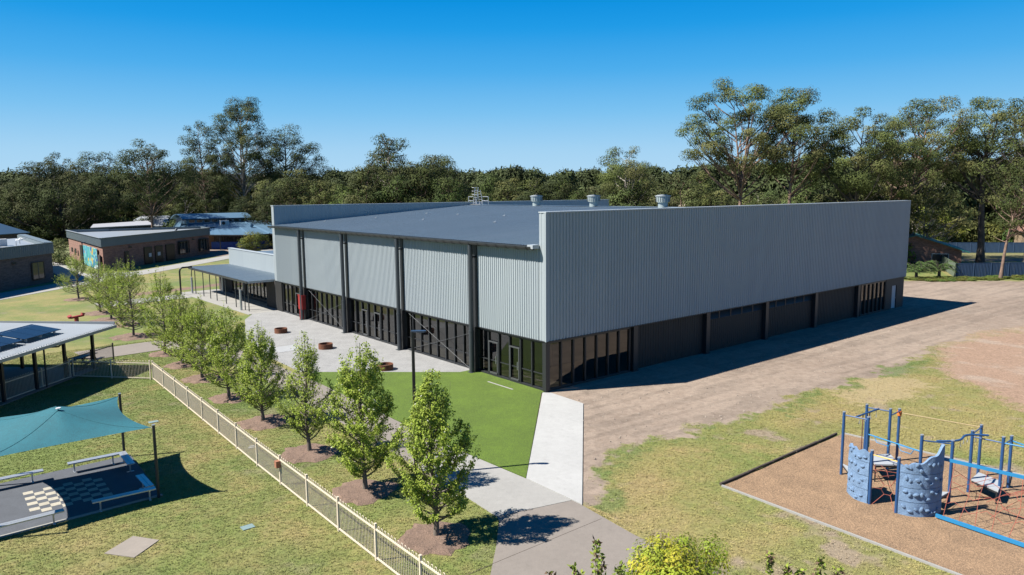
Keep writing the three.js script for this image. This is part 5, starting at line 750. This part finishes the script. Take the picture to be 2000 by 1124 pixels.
// ---------------------------------------------------------------- solar roof shelter
{ const p = thing('solar_roof_shelter', 'open sided brick shelter with metal roof carrying tilted solar panels', 'building', [-17.5, 0, -23.4], Math.atan2(-0.73, -0.684));
  const n = 22, r = RNG(3); for (let i = 0; i < n; i++) { const o = mesh('roof_sheet', ribSheet(0.998, 15, 0.2, 0.03, 0.25), M.solarRoof, p), m = new THREE.Matrix4(), up = V(0, 0.012, 1).normalize(), al = V(-1, 0, 0); m.makeBasis(al, up, al.clone().cross(up)); o.position.set(i + 1, 2.95, 0); o.quaternion.setFromRotationMatrix(m); }
  mesh('gutter', gb().box(-0.02, 22, 2.76, 2.94, -0.14, -0.01), M.paleRoof, p); mesh('barge_board', gb().box(-0.06, -0.01, 2.74, 3.15, 0, 15), M.paleRoof, p); mesh('soffit', gb().box(0, 22, 2.72, 2.76, 0, 15), M.dark, p);
  for (const [x, z] of [[0.5, 1.3], [3.0, 1.5], [5.6, 1.5], [8.2, 1.5], [11.2, 1.5], [0.5, 6.3], [3.6, 5.4]]) mesh('post', gb().box(x - 0.08, x + 0.08, 0, 2.74, z - 0.08, z + 0.08), M.frame, p);
  mesh('downpipe', gb().tube([[5.1, 2.8, 0.0], [5.1, 2.55, 0.3], [5.1, 2.45, 1.25], [5.1, 0, 1.25]], 0.05, 8), M.pipe, p);
  mesh('wall', gb().box(4.9, 22, 0, 2.72, 4.8, 14.5), M.brickRed, p);
  for (const x of [6.2, 9.4, 12.8]) { const w = mesh('window', gb().box(x, x + 2, 1.4, 2.1, 4.74, 4.8), M.paleRoof, p); mesh('pane', gb().box(x + 0.08, x + 1.92, 1.47, 2.03, 4.71, 4.74), M.mirrorPane, w); }
  mesh('slab', gb().box(0.2, 22, 0, 0.06, 1.2, 14), M.concOld, p);
  const arrays = [[3.2, 1.4, 3.2, 3], [6.6, 1.3, 3.2, 3], [10.2, 1.2, 3.2, 3], [3.4, 7.2, 5.2, 4], [9.4, 7.2, 6, 4]];
  for (const [x, z, w, k] of arrays) { const y0 = 3.2 + z * 0.012, t = mesh('panel_frame', gb().beam([x, y0 + 0.02, z + 0.2], [x + w, y0 + 0.02, z + 0.2], 0.05, 0.05).beam([x, y0 + 0.28, z + 1.7], [x + w, y0 + 0.28, z + 1.7], 0.05, 0.05), M.alu, p);
    for (let i = 0; i < k; i++) { const a = x + w * i / k + 0.015, b = x + w * (i + 1) / k - 0.015; mesh('solar_panel', gb().quad([b, y0 + 0.03, z], [a, y0 + 0.03, z], [a, y0 + 0.34, z + 1.9], [b, y0 + 0.34, z + 1.9]).quad([a, y0, z], [b, y0, z], [b, y0 + 0.31, z + 1.9], [a, y0 + 0.31, z + 1.9]).quad([a, y0, z], [a, y0 + 0.03, z], [b, y0 + 0.03, z], [b, y0, z]).quad([a, y0 + 0.31, z + 1.9], [b, y0 + 0.31, z + 1.9], [b, y0 + 0.34, z + 1.9], [a, y0 + 0.34, z + 1.9]), M.pv, t); }
    for (const sx of [0.12, 0.5, 0.88]) for (const [dz, h] of [[0.2, 0.03], [1.7, 0.3]]) mesh('panel_foot', gb().box(x + w * sx - 0.05, x + w * sx + 0.05, 2.96 + z * 0.012, y0 + h, z + dz - 0.05, z + dz + 0.05), M.alu, t); }
}
{ const t = thing('picnic_table', 'dark slatted picnic table behind the fence under the solar panel roof', 'table', [-19.1, 0, -25.4], 0.8); for (let k = 0; k < 5; k++) mesh('slat', gb().box(-0.9, 0.9, 0.72, 0.76, -0.36 + k * 0.15, -0.23 + k * 0.15), M.dark, t); for (const s of [-1, 1]) { mesh('bench_slat', gb().box(-0.9, 0.9, 0.43, 0.47, s * 0.7 - 0.14, s * 0.7 + 0.14), M.dark, t); mesh('leg_frame', gb().beam([s * 0.6, 0, -0.7], [s * 0.6, 0.72, -0.2], 0.06, 0.06).beam([s * 0.6, 0, 0.7], [s * 0.6, 0.72, 0.2], 0.06, 0.06).beam([s * 0.6, 0.4, -0.8], [s * 0.6, 0.4, 0.8], 0.06, 0.06), M.dark, t); } }

// ---------------------------------------------------------------- teal shade sail, chess mat, benches
{ const t = thing('teal_shade_sail', 'teal four cornered shade sail on dark posts over the chess mat', 'shade sail');
  const cx = -23.68, cz = -1.72, hx = 2.62, hz = 2.8, N = 24, f = (u, v) => { const a = 2 * u - 1, b = 2 * v - 1, ix = 1 - 0.15 * (1 - b * b), iz = 1 - 0.09 * (1 - a * a), pk = (1 - Math.pow(Math.abs(a), 1.15)) * (1 - Math.pow(Math.max(0, Math.abs(b) - 0.12) / 0.88, 1.15)); return [cx + a * hx * ix, 2.78 + 0.72 * pk + 0.05 * (a * a + b * b - 2), cz + b * hz * iz]; };
  const g = new THREE.BufferGeometry(), P = [], U = [], I = []; for (let j = 0; j <= N; j++) for (let i = 0; i <= N; i++) { P.push(...f(i / N, j / N)); U.push(i / N * 5, j / N * 5); } for (let j = 0; j < N; j++) for (let i = 0; i < N; i++) { const a = j * (N + 1) + i; I.push(a, a + N + 1, a + 1, a + 1, a + N + 1, a + N + 2); } g.setAttribute('position', new THREE.Float32BufferAttribute(P, 3)); g.setAttribute('uv', new THREE.Float32BufferAttribute(U, 2)); g.setIndex(I); g.computeVertexNormals();
  mesh('fabric', g, M.sail, t);
  const seam = (pts, r = 0.012) => mesh('seam', gb().tube(pts.map(q => [q[0], q[1] + 0.004, q[2]]), r, 4), M.sail, t); for (const [u, v] of [[0, 0], [1, 0], [0, 1], [1, 1]]) { const pts = []; for (let k = 0; k <= 12; k++) pts.push(f(u + (0.5 - u) * k / 12, v + ((v ? 0.56 : 0.44) - v) * k / 12)); seam(pts); } { const pts = []; for (let k = 0; k <= 6; k++) pts.push(f(0.5, 0.44 + 0.12 * k / 6)); seam(pts, 0.016); }
  for (const [u, v] of [[0, 0], [1, 0], [0, 1], [1, 1]]) { const q = f(u, v), px = q[0] + (u ? 0.07 : -0.07), pz = q[2] + (v ? 0.06 : -0.06); mesh('post', gb().cyl(px, pz, 0, 2.86, 0.055, 12), M.dark, t); mesh('turnbuckle', gb().tube([[px, 2.76, pz], q], 0.018, 6), M.steel, t); mesh('post_cap', gb().cyl(px, pz, 2.86, 2.89, 0.06, 12), M.steel, t); }
  mesh('apex_plate', gb().tube([[cx, 3.46, cz + 0.3], [cx, 3.49, cz + 0.3]], 0.09, 12), M.white, t);
  // mat
  const m = thing('chess_mat', 'grey rubber play mat with a large painted chessboard under the teal sail', 'mat'); mesh('surface', gb().prism([[-20.75, -4.6], [-20.85, 1.0], [-30.5, 1.3], [-30.5, -4.3]], -0.04, 0.035), M.mat, m); mesh('edging', gb().beam([-20.83, 0.02, 1.03], [-30.5, 0.02, 1.33], 0.08, 0.1), M.concMid, m);
  const sq = 0.335; for (let i = 0; i < 8; i++) for (let j = 0; j < 8; j++) if ((i + j) % 2 === 0) mesh('chess_square', gb().box(-24.96 + i * sq + 0.004, -24.96 + (i + 1) * sq - 0.004, 0.034, 0.039, -2.74 + j * sq * 0.95 + 0.004, -2.74 + (j + 1) * sq * 0.95 - 0.004), M.chess, m);
}
function bench(label, a, b, legs) { const t = thing('bench', label, 'bench', [0, 0, 0], 0, 'benches round the chess mat'), d = [b[0] - a[0], b[1] - a[1]], l = Math.hypot(...d), u = [d[0] / l, d[1] / l], o = [-u[1], u[0]]; for (const s of [-1, 1]) mesh('plank', gb().beam([a[0] + o[0] * s * 0.075, 0.44, a[1] + o[1] * s * 0.075], [b[0] + o[0] * s * 0.075, 0.44, b[1] + o[1] * s * 0.075], 0.14, 0.045), M.alu, t); for (const f of legs) { const x = a[0] + d[0] * f, z = a[1] + d[1] * f; mesh('leg', gb().beam([x, 0.03, z], [x, 0.42, z], 0.06, 0.05).beam([x - o[0] * 0.14, 0.045, z - o[1] * 0.14], [x + o[0] * 0.14, 0.045, z + o[1] * 0.14], 0.07, 0.02).beam([x - o[0] * 0.13, 0.405, z - o[1] * 0.13], [x + o[0] * 0.13, 0.405, z + o[1] * 0.13], 0.05, 0.03), M.alu, t); } }
bench('aluminium bench at the front left of the chess mat, running out of frame', [-28.2, 1.28], [-24.1, 1.2], [0.1, 0.5, 0.92]);
bench('long aluminium bench at the front right of the chess mat', [-23.2, 1.08], [-21.1, 1.2], [0.12, 0.9]);
bench('short aluminium bench at the right side of the mat, near corner', [-21.25, -0.6], [-21.22, 0.92], [0.3]);
bench('long aluminium bench at the back right of the chess mat', [-23.24, -3.9], [-21.35, -3.86], [0.12, 0.88]);
bench('short aluminium bench at the right side of the mat, far corner', [-21.2, -3.98], [-21.22, -2.1], [0.15, 0.85]);
bench('aluminium bench at the back left of the chess mat, running out of frame', [-28, -3.78], [-24.12, -3.75], [0.1, 0.5, 0.9]);

// ---------------------------------------------------------------- small things round the hall
function planter(label, x, z) { const t = thing('steel_planter', label, 'planter', [x, 0.03, z], 0, 'rust planters on the court'); const g = gb(), N = 28, R = 0.52, r0 = 0.47, h = 0.38; for (let k = 0; k < N; k++) { const a = k / N * 6.28319, b = (k + 1) / N * 6.28319, q = (r, c, y) => [Math.cos(c) * r, y, Math.sin(c) * r]; g.quad(q(R, b, 0), q(R, a, 0), q(R, a, h), q(R, b, h)); g.quad(q(r0, a, 0.1), q(r0, b, 0.1), q(r0, b, h), q(r0, a, h)); g.quad(q(R, a, h), q(r0, a, h), q(r0, b, h), q(R, b, h)); } mesh('ring', g, M.rust, t); mesh('soil', gb().cyl(0, 0, 0.0, 0.2, 0.47, 24), M.soil, t); }
planter('rust steel ring planter farthest along the court', -4.38, -28.0); planter('rust steel ring planter in the middle of the court', -4.31, -19.7); planter('rust steel ring planter nearest, half behind a pear tree', -4.23, -11.0);
tag(mesh('floor_sheet', gb().box(-7.6, -5.6, 0.036, 0.045, -22.6, -20.6), tint(0.34, 0.35, 0.36, 0.8, concTex, 2)), 'pale square sheet lying on the court between the planters', 'sheet');
function lampPost(label, x, z, h, turn) { const t = thing('lamp_post', label, 'lamp post', [x, 0, z], turn); mesh('pole', gb().tube([[0, 0, 0], [0, h * 0.55, 0], [0, h - 0.1, 0]], [0.085, 0.07, 0.06], 12), M.black, t); mesh('base_plate', gb().box(-0.17, 0.17, 0, 0.03, -0.17, 0.17), M.black, t); mesh('spigot', gb().tube([[0, h - 0.18, 0], [0, h, 0]], 0.085, 12), M.black, t); const g = gb(); g.prism([[-0.06, -0.06], [0.18, -0.1], [0.48, -0.1], [0.54, -0.05], [0.54, 0.05], [0.48, 0.1], [0.18, 0.1], [-0.06, 0.06]], h - 0.01, h + 0.05); const hd = mesh('lamp_head', g, std(0.03, 0.045, 0.075, 0.35), t); mesh('lens', gb().box(0.22, 0.48, h - 0.025, h - 0.01, -0.08, 0.08), M.frameLight, hd); hd.rotation.z = 0; }
lampPost('black lamp post rising between the two nearest pear trees', -12.35, 5.75, 6.0, -0.75);
lampPost('black lamp post in front of the mural on the brick classroom', -7.2, -98.5, 4.3, -0.4);
{ const t = thing('drinking_fountain', 'red T shaped drinking fountain on the school lawn', 'fountain', [-16.7, 0, -43.8], 0.7); mesh('pedestal', gb().box(-0.12, 0.12, 0, 0.8, -0.12, 0.12), M.red, t); mesh('trough', gb().box(-0.75, 0.75, 0.72, 0.86, -0.16, 0.16), M.red, t); for (const s of [-1, 1]) mesh('bowl', gb().tube([[s * 0.72, 0.8, 0], [s * 0.8, 0.98, 0]], [0.1, 0.2], 12), M.red, t); }

// ---------------------------------------------------------------- playground
struct('bark_pit', gb().prism([[-3.75, 14.45], [5.75, 14.5], [6.3, 22], [6.6, 30], [-4.4, 30], [-4.15, 22]], -0.04, 0.018), M.chips);
{ const r = RNG(8); for (let k = 0; k < 5; k++) { const a = [-3.8 + k * 1.86, 14.36 + 0.03 * r()], b = [-3.8 + (k + 1) * 1.86 - 0.06, 14.36 + 0.05 * r()]; tag(mesh('edging_log', gb().tube([[a[0], 0.07, a[1]], [(a[0] + b[0]) / 2, 0.08 + 0.02 * r(), (a[1] + b[1]) / 2 + 0.02], [b[0], 0.07, b[1]]], 0.052 + 0.012 * r(), 8), M.timber), ['weathered edging log at the left corner of the bark pit', 'second edging log of the bark pit from the left corner', 'middle edging log of the bark pit', 'fourth edging log of the bark pit from the left corner', 'last edging log of the bark pit, nearest the climbing frame'][k], 'edging', 'logs edging the bark pit'); } }
struct('pit_edging', gb().beam([-3.82, 0.03, 14.45], [-4.45, 0.03, 30], 0.08, 0.08).beam([5.8, 0.03, 14.5], [6.65, 0.03, 30], 0.1, 0.08), M.concMid);
{ const p = thing('climbing_frame', 'blue playground climbing frame with curved climbing walls, bars, rope nets and platforms', 'climbing frame');
  const post = { P1: [0.85, 16.87, 2.62], P2: [2.63, 16.96, 2.6], P3: [0.95, 17.79, 2.6], P4: [2.79, 17.84, 2.58], P5: [4.1, 17.66, 2.28], P6: [-1.13, 18.91, 2.05], P7: [-1.15, 19.86, 2.05], P8: [0.45, 19.96, 2.55], P9: [0.08, 20.78, 2.5], P10: [1.05, 20.78, 2.42], P11: [2.78, 20.84, 2.42], P12: [4.77, 20.51, 2.14], P13: [2.85, 21.83, 2.42], P14: [4.37, 21.67, 2.08], P15: [1.0, 23.9, 2.4], P16: [3.1, 24.4, 2.4] };
  for (const k in post) { const [x, z, h] = post[k]; mesh('post', gb().cyl(x, z, 0, h, 0.056, 12), M.play, p); mesh('post_cap', gb().cyl(x, z, h, h + 0.025, 0.06, 12), M.alu, p); }
  const bar = (a, b, ya, yb, r = 0.026, m = M.play, name = 'bar') => { const A = post[a], B = post[b]; return mesh(name, gb().tube([[A[0], ya, A[1]], [B[0], yb, B[1]]], r, 8), m, p); };
  bar('P1', 'P3', 2.5, 2.5); bar('P2', 'P4', 2.48, 2.48); bar('P4', 'P5', 2.3, 2.18); bar('P11', 'P12', 2.3, 2.05); bar('P11', 'P13', 2.2, 2.2); bar('P13', 'P14', 2.1, 1.95); bar('P8', 'P10', 2.35, 2.3); bar('P5', 'P12', 2.12, 2.05, 0.02, M.tan, 'slide_pole'); bar('P3', 'P8', 1.92, 1.92, 0.028, M.playLight); bar('P14', 'P16', 1.9, 1.9, 0.026, M.playLight); bar('P13', 'P16', 2.2, 2.2, 0.026, M.playLight); bar('P6', 'P7', 1.9, 1.9, 0.02, M.yellow);
  mesh('bar', gb().tube([[0.9, 2.52, 17.33], [2.71, 2.5, 17.4]], 0.035, 8), M.play, p);
  mesh('trapeze_loop', gb().tube([[0.85, 1.92, 18.1], [0.83, 1.72, 18.2], [0.72, 1.72, 18.7], [0.7, 1.92, 18.8]], 0.016, 6), M.playLight, p); mesh('trapeze_loop', gb().tube([[0.6, 1.92, 19.1], [0.58, 1.72, 19.2], [0.5, 1.72, 19.6], [0.48, 1.92, 19.7]], 0.016, 6), M.playLight, p);
  { const pts = []; for (let k = 0; k <= 14; k++) { const t = k / 14; pts.push([0.75 + 2.1 * t, 2.36 + 0.03 * Math.sin(t * 3.1), 20.35 + 1.0 * t + 0.22 * Math.sin(t * 6.28)]); } mesh('wavy_bar', gb().tube(pts, 0.04, 8), M.play, p); for (let k = 1; k < 14; k += 2.2) { const q = pts[Math.round(k)]; mesh('hand_ring', gb().tube([[q[0], q[1], q[2]], [q[0], q[1] - 0.16, q[2]], [q[0] + 0.06, q[1] - 0.28, q[2]], [q[0] - 0.06, q[1] - 0.28, q[2]], [q[0], q[1] - 0.16, q[2]]], 0.009, 5), M.alu, p); } }
  for (const t of [0.15, 0.4, 0.65, 0.9]) { const x = 0.9 + 1.81 * t, z = 17.33 + 0.07 * t; mesh('hand_ring', gb().tube([[x, 2.5, z], [x, 2.3, z], [x + 0.06, 2.18, z], [x - 0.06, 2.18, z], [x, 2.3, z]], 0.009, 5), M.alu, p); }
  mesh('hanging_rope', gb().tube([[1.45, 2.5, 17.35], [1.45, 0.5, 17.35]], 0.018, 6), M.rope2, p); mesh('hanging_rope', gb().tube([[1.95, 2.5, 17.38], [1.95, 0.9, 17.38]], 0.018, 6), M.rope2, p); mesh('grip_pad', gb().cyl(1.95, 17.38, 1.05, 1.85, 0.06, 10), M.green, p);
  mesh('pole_wrap', gb().tube([[4.1, 2.0, 17.66], [4.1, 2.2, 17.66]], 0.09, 10), std(0.6, 0.16, 0.03, 0.6), p);
  const deck = (poly, h) => { const d = mesh('platform', gb().prism(poly, h - 0.06, h), M.deck, p); mesh('platform_rim', gb().prism(poly.map(q => { const c = poly.reduce((s, e) => [s[0] + e[0] / poly.length, s[1] + e[1] / poly.length], [0, 0]); return [c[0] + (q[0] - c[0]) * 0.96, c[1] + (q[1] - c[1]) * 0.96]; }), h - 0.14, h - 0.065), M.dark, d); };
  deck([[1.85, 17.45], [2.7, 17.95], [1.75, 18.75], [1.05, 18.1]], 0.75); deck([[2.8, 20.9], [3.75, 20.85], [3.4, 21.75], [2.3, 21.95]], 0.55); deck([[0.8, 16.95], [0.55, 17.6], [0.1, 17.55]], 0.5); deck([[0.15, 20.75], [1.0, 20.8], [0.45, 20.2]], 0.5);
  for (const [x, z, h] of [[1.85, 17.5, 0.7], [1.1, 18.1, 0.7], [3.6, 20.9, 0.5], [2.35, 21.9, 0.5]]) mesh('deck_leg', gb().cyl(x, z, 0, h, 0.03, 8), M.dark, p);
  mesh('step', gb().box(1.5, 1.85, 0.28, 0.34, 18.75, 19.0), M.yellow, p);
  // curved climbing walls built of stacked panels with holds
  const wall = (ctrl, hL, hR, seed, levels) => {
    const curve = new THREE.CatmullRomCurve3(ctrl.map(q => V(q[0], 0, q[1]))), N = 22, r = RNG(seed), at = t => { const q = curve.getPoint(t), d = curve.getTangent(t); return [q.x, q.z, -d.z, d.x]; };
    const top = t => hL + (hR - hL) * Math.pow(t, 1.7) + 0.05 * Math.sin(t * 19 + seed) - 0.02;
    for (let l = 0; l < levels; l++) { const g = gb(), y0 = l * 0.52 + 0.012, rows = 4;
      const P = (i, j, side) => { const t = i / N, [x, z, nx, nz] = at(t), yT = l === levels - 1 ? top(t) : (l + 1) * 0.52 - 0.008, y = y0 + (yT - y0) * j / rows, b = side > 0 ? 0.035 * (vn(t * 9 + l, y * 4, seed) - 0.5) * (j === 0 || j === rows ? 0.3 : 1) : 0; return [x + nx * (side * 0.045 + b), y, z + nz * (side * 0.045 + b)]; };
      for (let i = 0; i < N; i++) { for (let j = 0; j < rows; j++) { g.quad(P(i, j, 1), P(i + 1, j, 1), P(i + 1, j + 1, 1), P(i, j + 1, 1)); g.quad(P(i + 1, j, -1), P(i, j, -1), P(i, j + 1, -1), P(i + 1, j + 1, -1)); } g.quad(P(i, rows, 1), P(i + 1, rows, 1), P(i + 1, rows, -1), P(i, rows, -1)); g.quad(P(i, 0, -1), P(i + 1, 0, -1), P(i + 1, 0, 1), P(i, 0, 1)); }
      for (const i of [0, N]) for (let j = 0; j < rows; j++) g.quad(P(i, j, 1), P(i, j, -1), P(i, j + 1, -1), P(i, j + 1, 1));
      mesh('climbing_panel', g, M.playWall, p);
      for (let k = 0; k < Math.round(ctrl.length * 1.6); k++) { const t = 0.08 + 0.84 * (k + 0.2 + 0.6 * r()) / Math.round(ctrl.length * 1.6), [x, z, nx, nz] = at(t), y = y0 + 0.12 + 0.26 * r(), o = mesh('hold', holdGeo, M.playWall, p); o.position.set(x + nx * 0.055, y, z + nz * 0.055); o.rotation.set(r() * 0.6, Math.atan2(nx, nz), r() * 3); o.scale.setScalar(0.8 + 0.5 * r()); }
    }
  };
  wall([[-0.6, 17.86], [-0.85, 18.08], [-1.08, 18.4], [-1.13, 18.85]], 1.95, 2.0, 5, 4);
  wall([[-1.15, 19.92], [-1.06, 20.28], [-0.8, 20.6], [-0.42, 20.8], [0.0, 20.86]], 1.86, 2.55, 9, 4);
  // light blue boards and the leaning net between them
  mesh('top_board', gb().beam([0.12, 1.98, 20.82], [0.45, 1.98, 25.5], 0.06, 0.11), M.playLight, p); mesh('bottom_board', gb().beam([-0.55, 0.12, 20.95], [-0.9, 0.12, 25.5], 0.08, 0.12), M.playLight, p);
  const rope = (pts, r = 0.0095) => mesh('net_rope', gb().tube(pts, r, 5, false), M.rope, p);
  for (let k = 0; k < 9; k++) { const z = 21.2 + k * 0.5; rope([[0.15 + 0.03 * k, 1.92, z], [-0.2, 1.0, z + 0.12 * Math.sin(k * 2)], [-0.6 - 0.03 * k, 0.2, z]]); if (k < 8) for (const t of [0.25, 0.5, 0.75]) rope([[0.15 - 0.8 * t, 1.92 - 1.72 * t, z + 0.06], [0.15 - 0.8 * t - 0.02, 1.92 - 1.72 * t - 0.14 * (k % 2 ? 1 : -1), z + 0.25], [0.15 - 0.8 * t, 1.92 - 1.72 * t, z + 0.5]]); }
  { // dome of rope on the bark, rings and spokes
    const c = [2.0, 23.6], R0 = 1.9, f = (a, q) => [c[0] + Math.cos(a) * R0 * q, 0.12 + 0.95 * (1 - q * q), c[1] + Math.sin(a) * R0 * q]; for (let k = 0; k < 8; k++) { const a = k / 8 * 6.2832; rope([f(a, 0.15), f(a, 0.4), f(a, 0.7), f(a, 1)]); } for (const q of [0.3, 0.55, 0.8]) { const pts = []; for (let k = 0; k <= 8; k++) pts.push(f(k / 8 * 6.2832, q)); rope(pts); } rope([[1.05, 0.9, 20.8], [1.4, 0.5, 21.9], f(-1.57, 0.9)]); rope([[1.05, 0.5, 20.8], [0.4, 0.35, 20.9], [0.0, 0.4, 20.9]]); rope([[1.05, 1.4, 20.8], [2.78, 0.5, 20.84]]); rope([[1.05, 0.6, 20.8], [2.85, 0.9, 21.8]]); }
  { // web between the two climbing walls and back to the platform
    const A = [-1.12, 18.95], B = [-1.15, 19.82], ctr = [-0.85, 19.4]; const pts = []; for (let k = 0; k <= 6; k++) { const a = k / 6 * 6.2832; pts.push([ctr[0] + 0.05 * Math.cos(a), 0.62 + 0.2 * Math.sin(a), ctr[1] + 0.2 * Math.cos(a)]); } rope(pts); for (let k = 0; k < 6; k++) { const q = pts[k], s = Math.cos(k / 6 * 6.2832) > 0; const e = s ? B : A; rope([q, [e[0], 0.62 + 0.75 * Math.sin(k / 6 * 6.2832) + (k % 3 ? 0 : 0.05), e[1]]]); } rope([pts[1], [0.2, 0.95, 18.9], [1.1, 0.75, 18.3]]); rope([pts[2], [0.1, 0.9, 18.5], [1.05, 0.75, 18.1]]); rope([pts[1], [0.4, 0.9, 19.3], [1.7, 0.7, 18.7]]); rope([[-0.3, 0.8, 18.8], [0.2, 0.85, 19.2]]); rope([[0.1, 0.9, 18.5], [0.4, 0.9, 19.3]]); }
  { const x = 3.6, z = 22.9; mesh('swing_rope', gb().tube([[x - 0.1, 1.95, z], [x - 0.15, 0.45, z]], 0.012, 5), M.rope, p); mesh('swing_rope', gb().tube([[x + 0.1, 1.95, z], [x + 0.15, 0.45, z]], 0.012, 5), M.rope, p); mesh('swing_seat', gb().cyl(x, z, 0.4, 0.46, 0.2, 14), M.playLight, p); }
}
// ---------------------------------------------------------------- grass blades on the near lawns
{
  const inside = (poly, x, z) => { let c = false; for (let i = 0, j = poly.length - 1; i < poly.length; j = i++) { const a = poly[i], b = poly[j]; if ((a[1] > z) !== (b[1] > z) && x < (b[0] - a[0]) * (z - a[1]) / (b[1] - a[1]) + a[0]) c = !c; } return c; };
  const blocked = (x, z) => (x > -0.6 && z < 0.4) || PAVED.some(p => inside(p, x, z)) || pears.some(([a, b], i) => Math.hypot(x - a, z - b) < 1.15);
  const g = gb(), q = RNG(12); for (let k = 0; k < 5; k++) { const a = k * 1.3 + q(), l = 0.05 + 0.03 * q(), d = 0.018 + 0.02 * q(), w = 0.011; const bx = (q() - 0.5) * 0.05, bz = (q() - 0.5) * 0.05; g.tri([bx - Math.sin(a) * w, 0, bz + Math.cos(a) * w], [bx + Math.sin(a) * w, 0, bz - Math.cos(a) * w], [bx + Math.cos(a) * d, l * 0.8, bz + Math.sin(a) * d]); }
  const geo = g.geo(), r = RNG(77), list = [];
  const regions = [[-30, -12, -32, 22, 150000], [-12, 14, 8, 27, 60000], [14, 30, 9, 24, 20000]];
  for (const [x0, x1, z0, z1, n] of regions) for (let i = 0; i < n; i++) { const x = x0 + (x1 - x0) * r(), z = z0 + (z1 - z0) * r(), c = groundColor(x, z); if (r() > c[3] * 0.95 || blocked(x, z)) continue; list.push([x, z, c]); }
  const im = new THREE.InstancedMesh(geo, new THREE.MeshStandardMaterial({ roughness: 0.9, side: THREE.DoubleSide }), list.length), m = new THREE.Matrix4(), e = new THREE.Quaternion(), up = V(0, 1, 0), col = new THREE.Color();
  list.forEach(([x, z, c], i) => { const s = 0.7 + 0.7 * r(), v = 0.95 + 0.5 * r(); e.setFromAxisAngle(up, r() * 6.28); m.compose(V(x, 0, z), e, V(s * 1.4, s * 0.45, s * 1.4)); im.setMatrixAt(i, m); col.setRGB(c[0] * v, c[1] * v, c[2] * v); im.setColorAt(i, col); });
  im.name = 'lawn_grass'; im.receiveShadow = im.castShadow = true; im.userData = { kind: 'stuff', label: 'short mown grass blades of the lawns', category: 'grass' }; scene.add(im);
}
{ // loose stones and clods on the soil yard
  const g = new THREE.IcosahedronGeometry(1, 0), r = RNG(91), list = []; for (let i = 0; i < 1400; i++) { const x = -8 + 62 * Math.pow(r(), 1.3), z = 0.6 + 9 * r(), c = groundColor(x, z); if (c[3] > 0.3 || PAVED.some(p => p[0] && ((x < 0.2 && z < 12 - (x + 9)) ))) continue; list.push([x, z]); }
  const im = new THREE.InstancedMesh(g, std(0.3, 0.26, 0.22, 0.95), list.length), m = new THREE.Matrix4(), e = new THREE.Quaternion(), col = new THREE.Color();
  list.forEach(([x, z], i) => { const s = 0.015 + 0.035 * Math.pow(r(), 3), v = 0.7 + 0.5 * r(); e.setFromEuler(new THREE.Euler(r() * 6, r() * 6, r() * 6)); m.compose(V(x, s * 0.4, z), e, V(s * 1.3, s * 0.8, s)); im.setMatrixAt(i, m); col.setRGB(v, v * 0.97, v * 0.93); im.setColorAt(i, col); });
  im.name = 'loose_stones'; im.castShadow = im.receiveShadow = true; im.userData = { kind: 'stuff', label: 'loose stones and clods scattered over the dirt yard', category: 'stones' }; scene.add(im);
}
renderer.render(scene, camera);
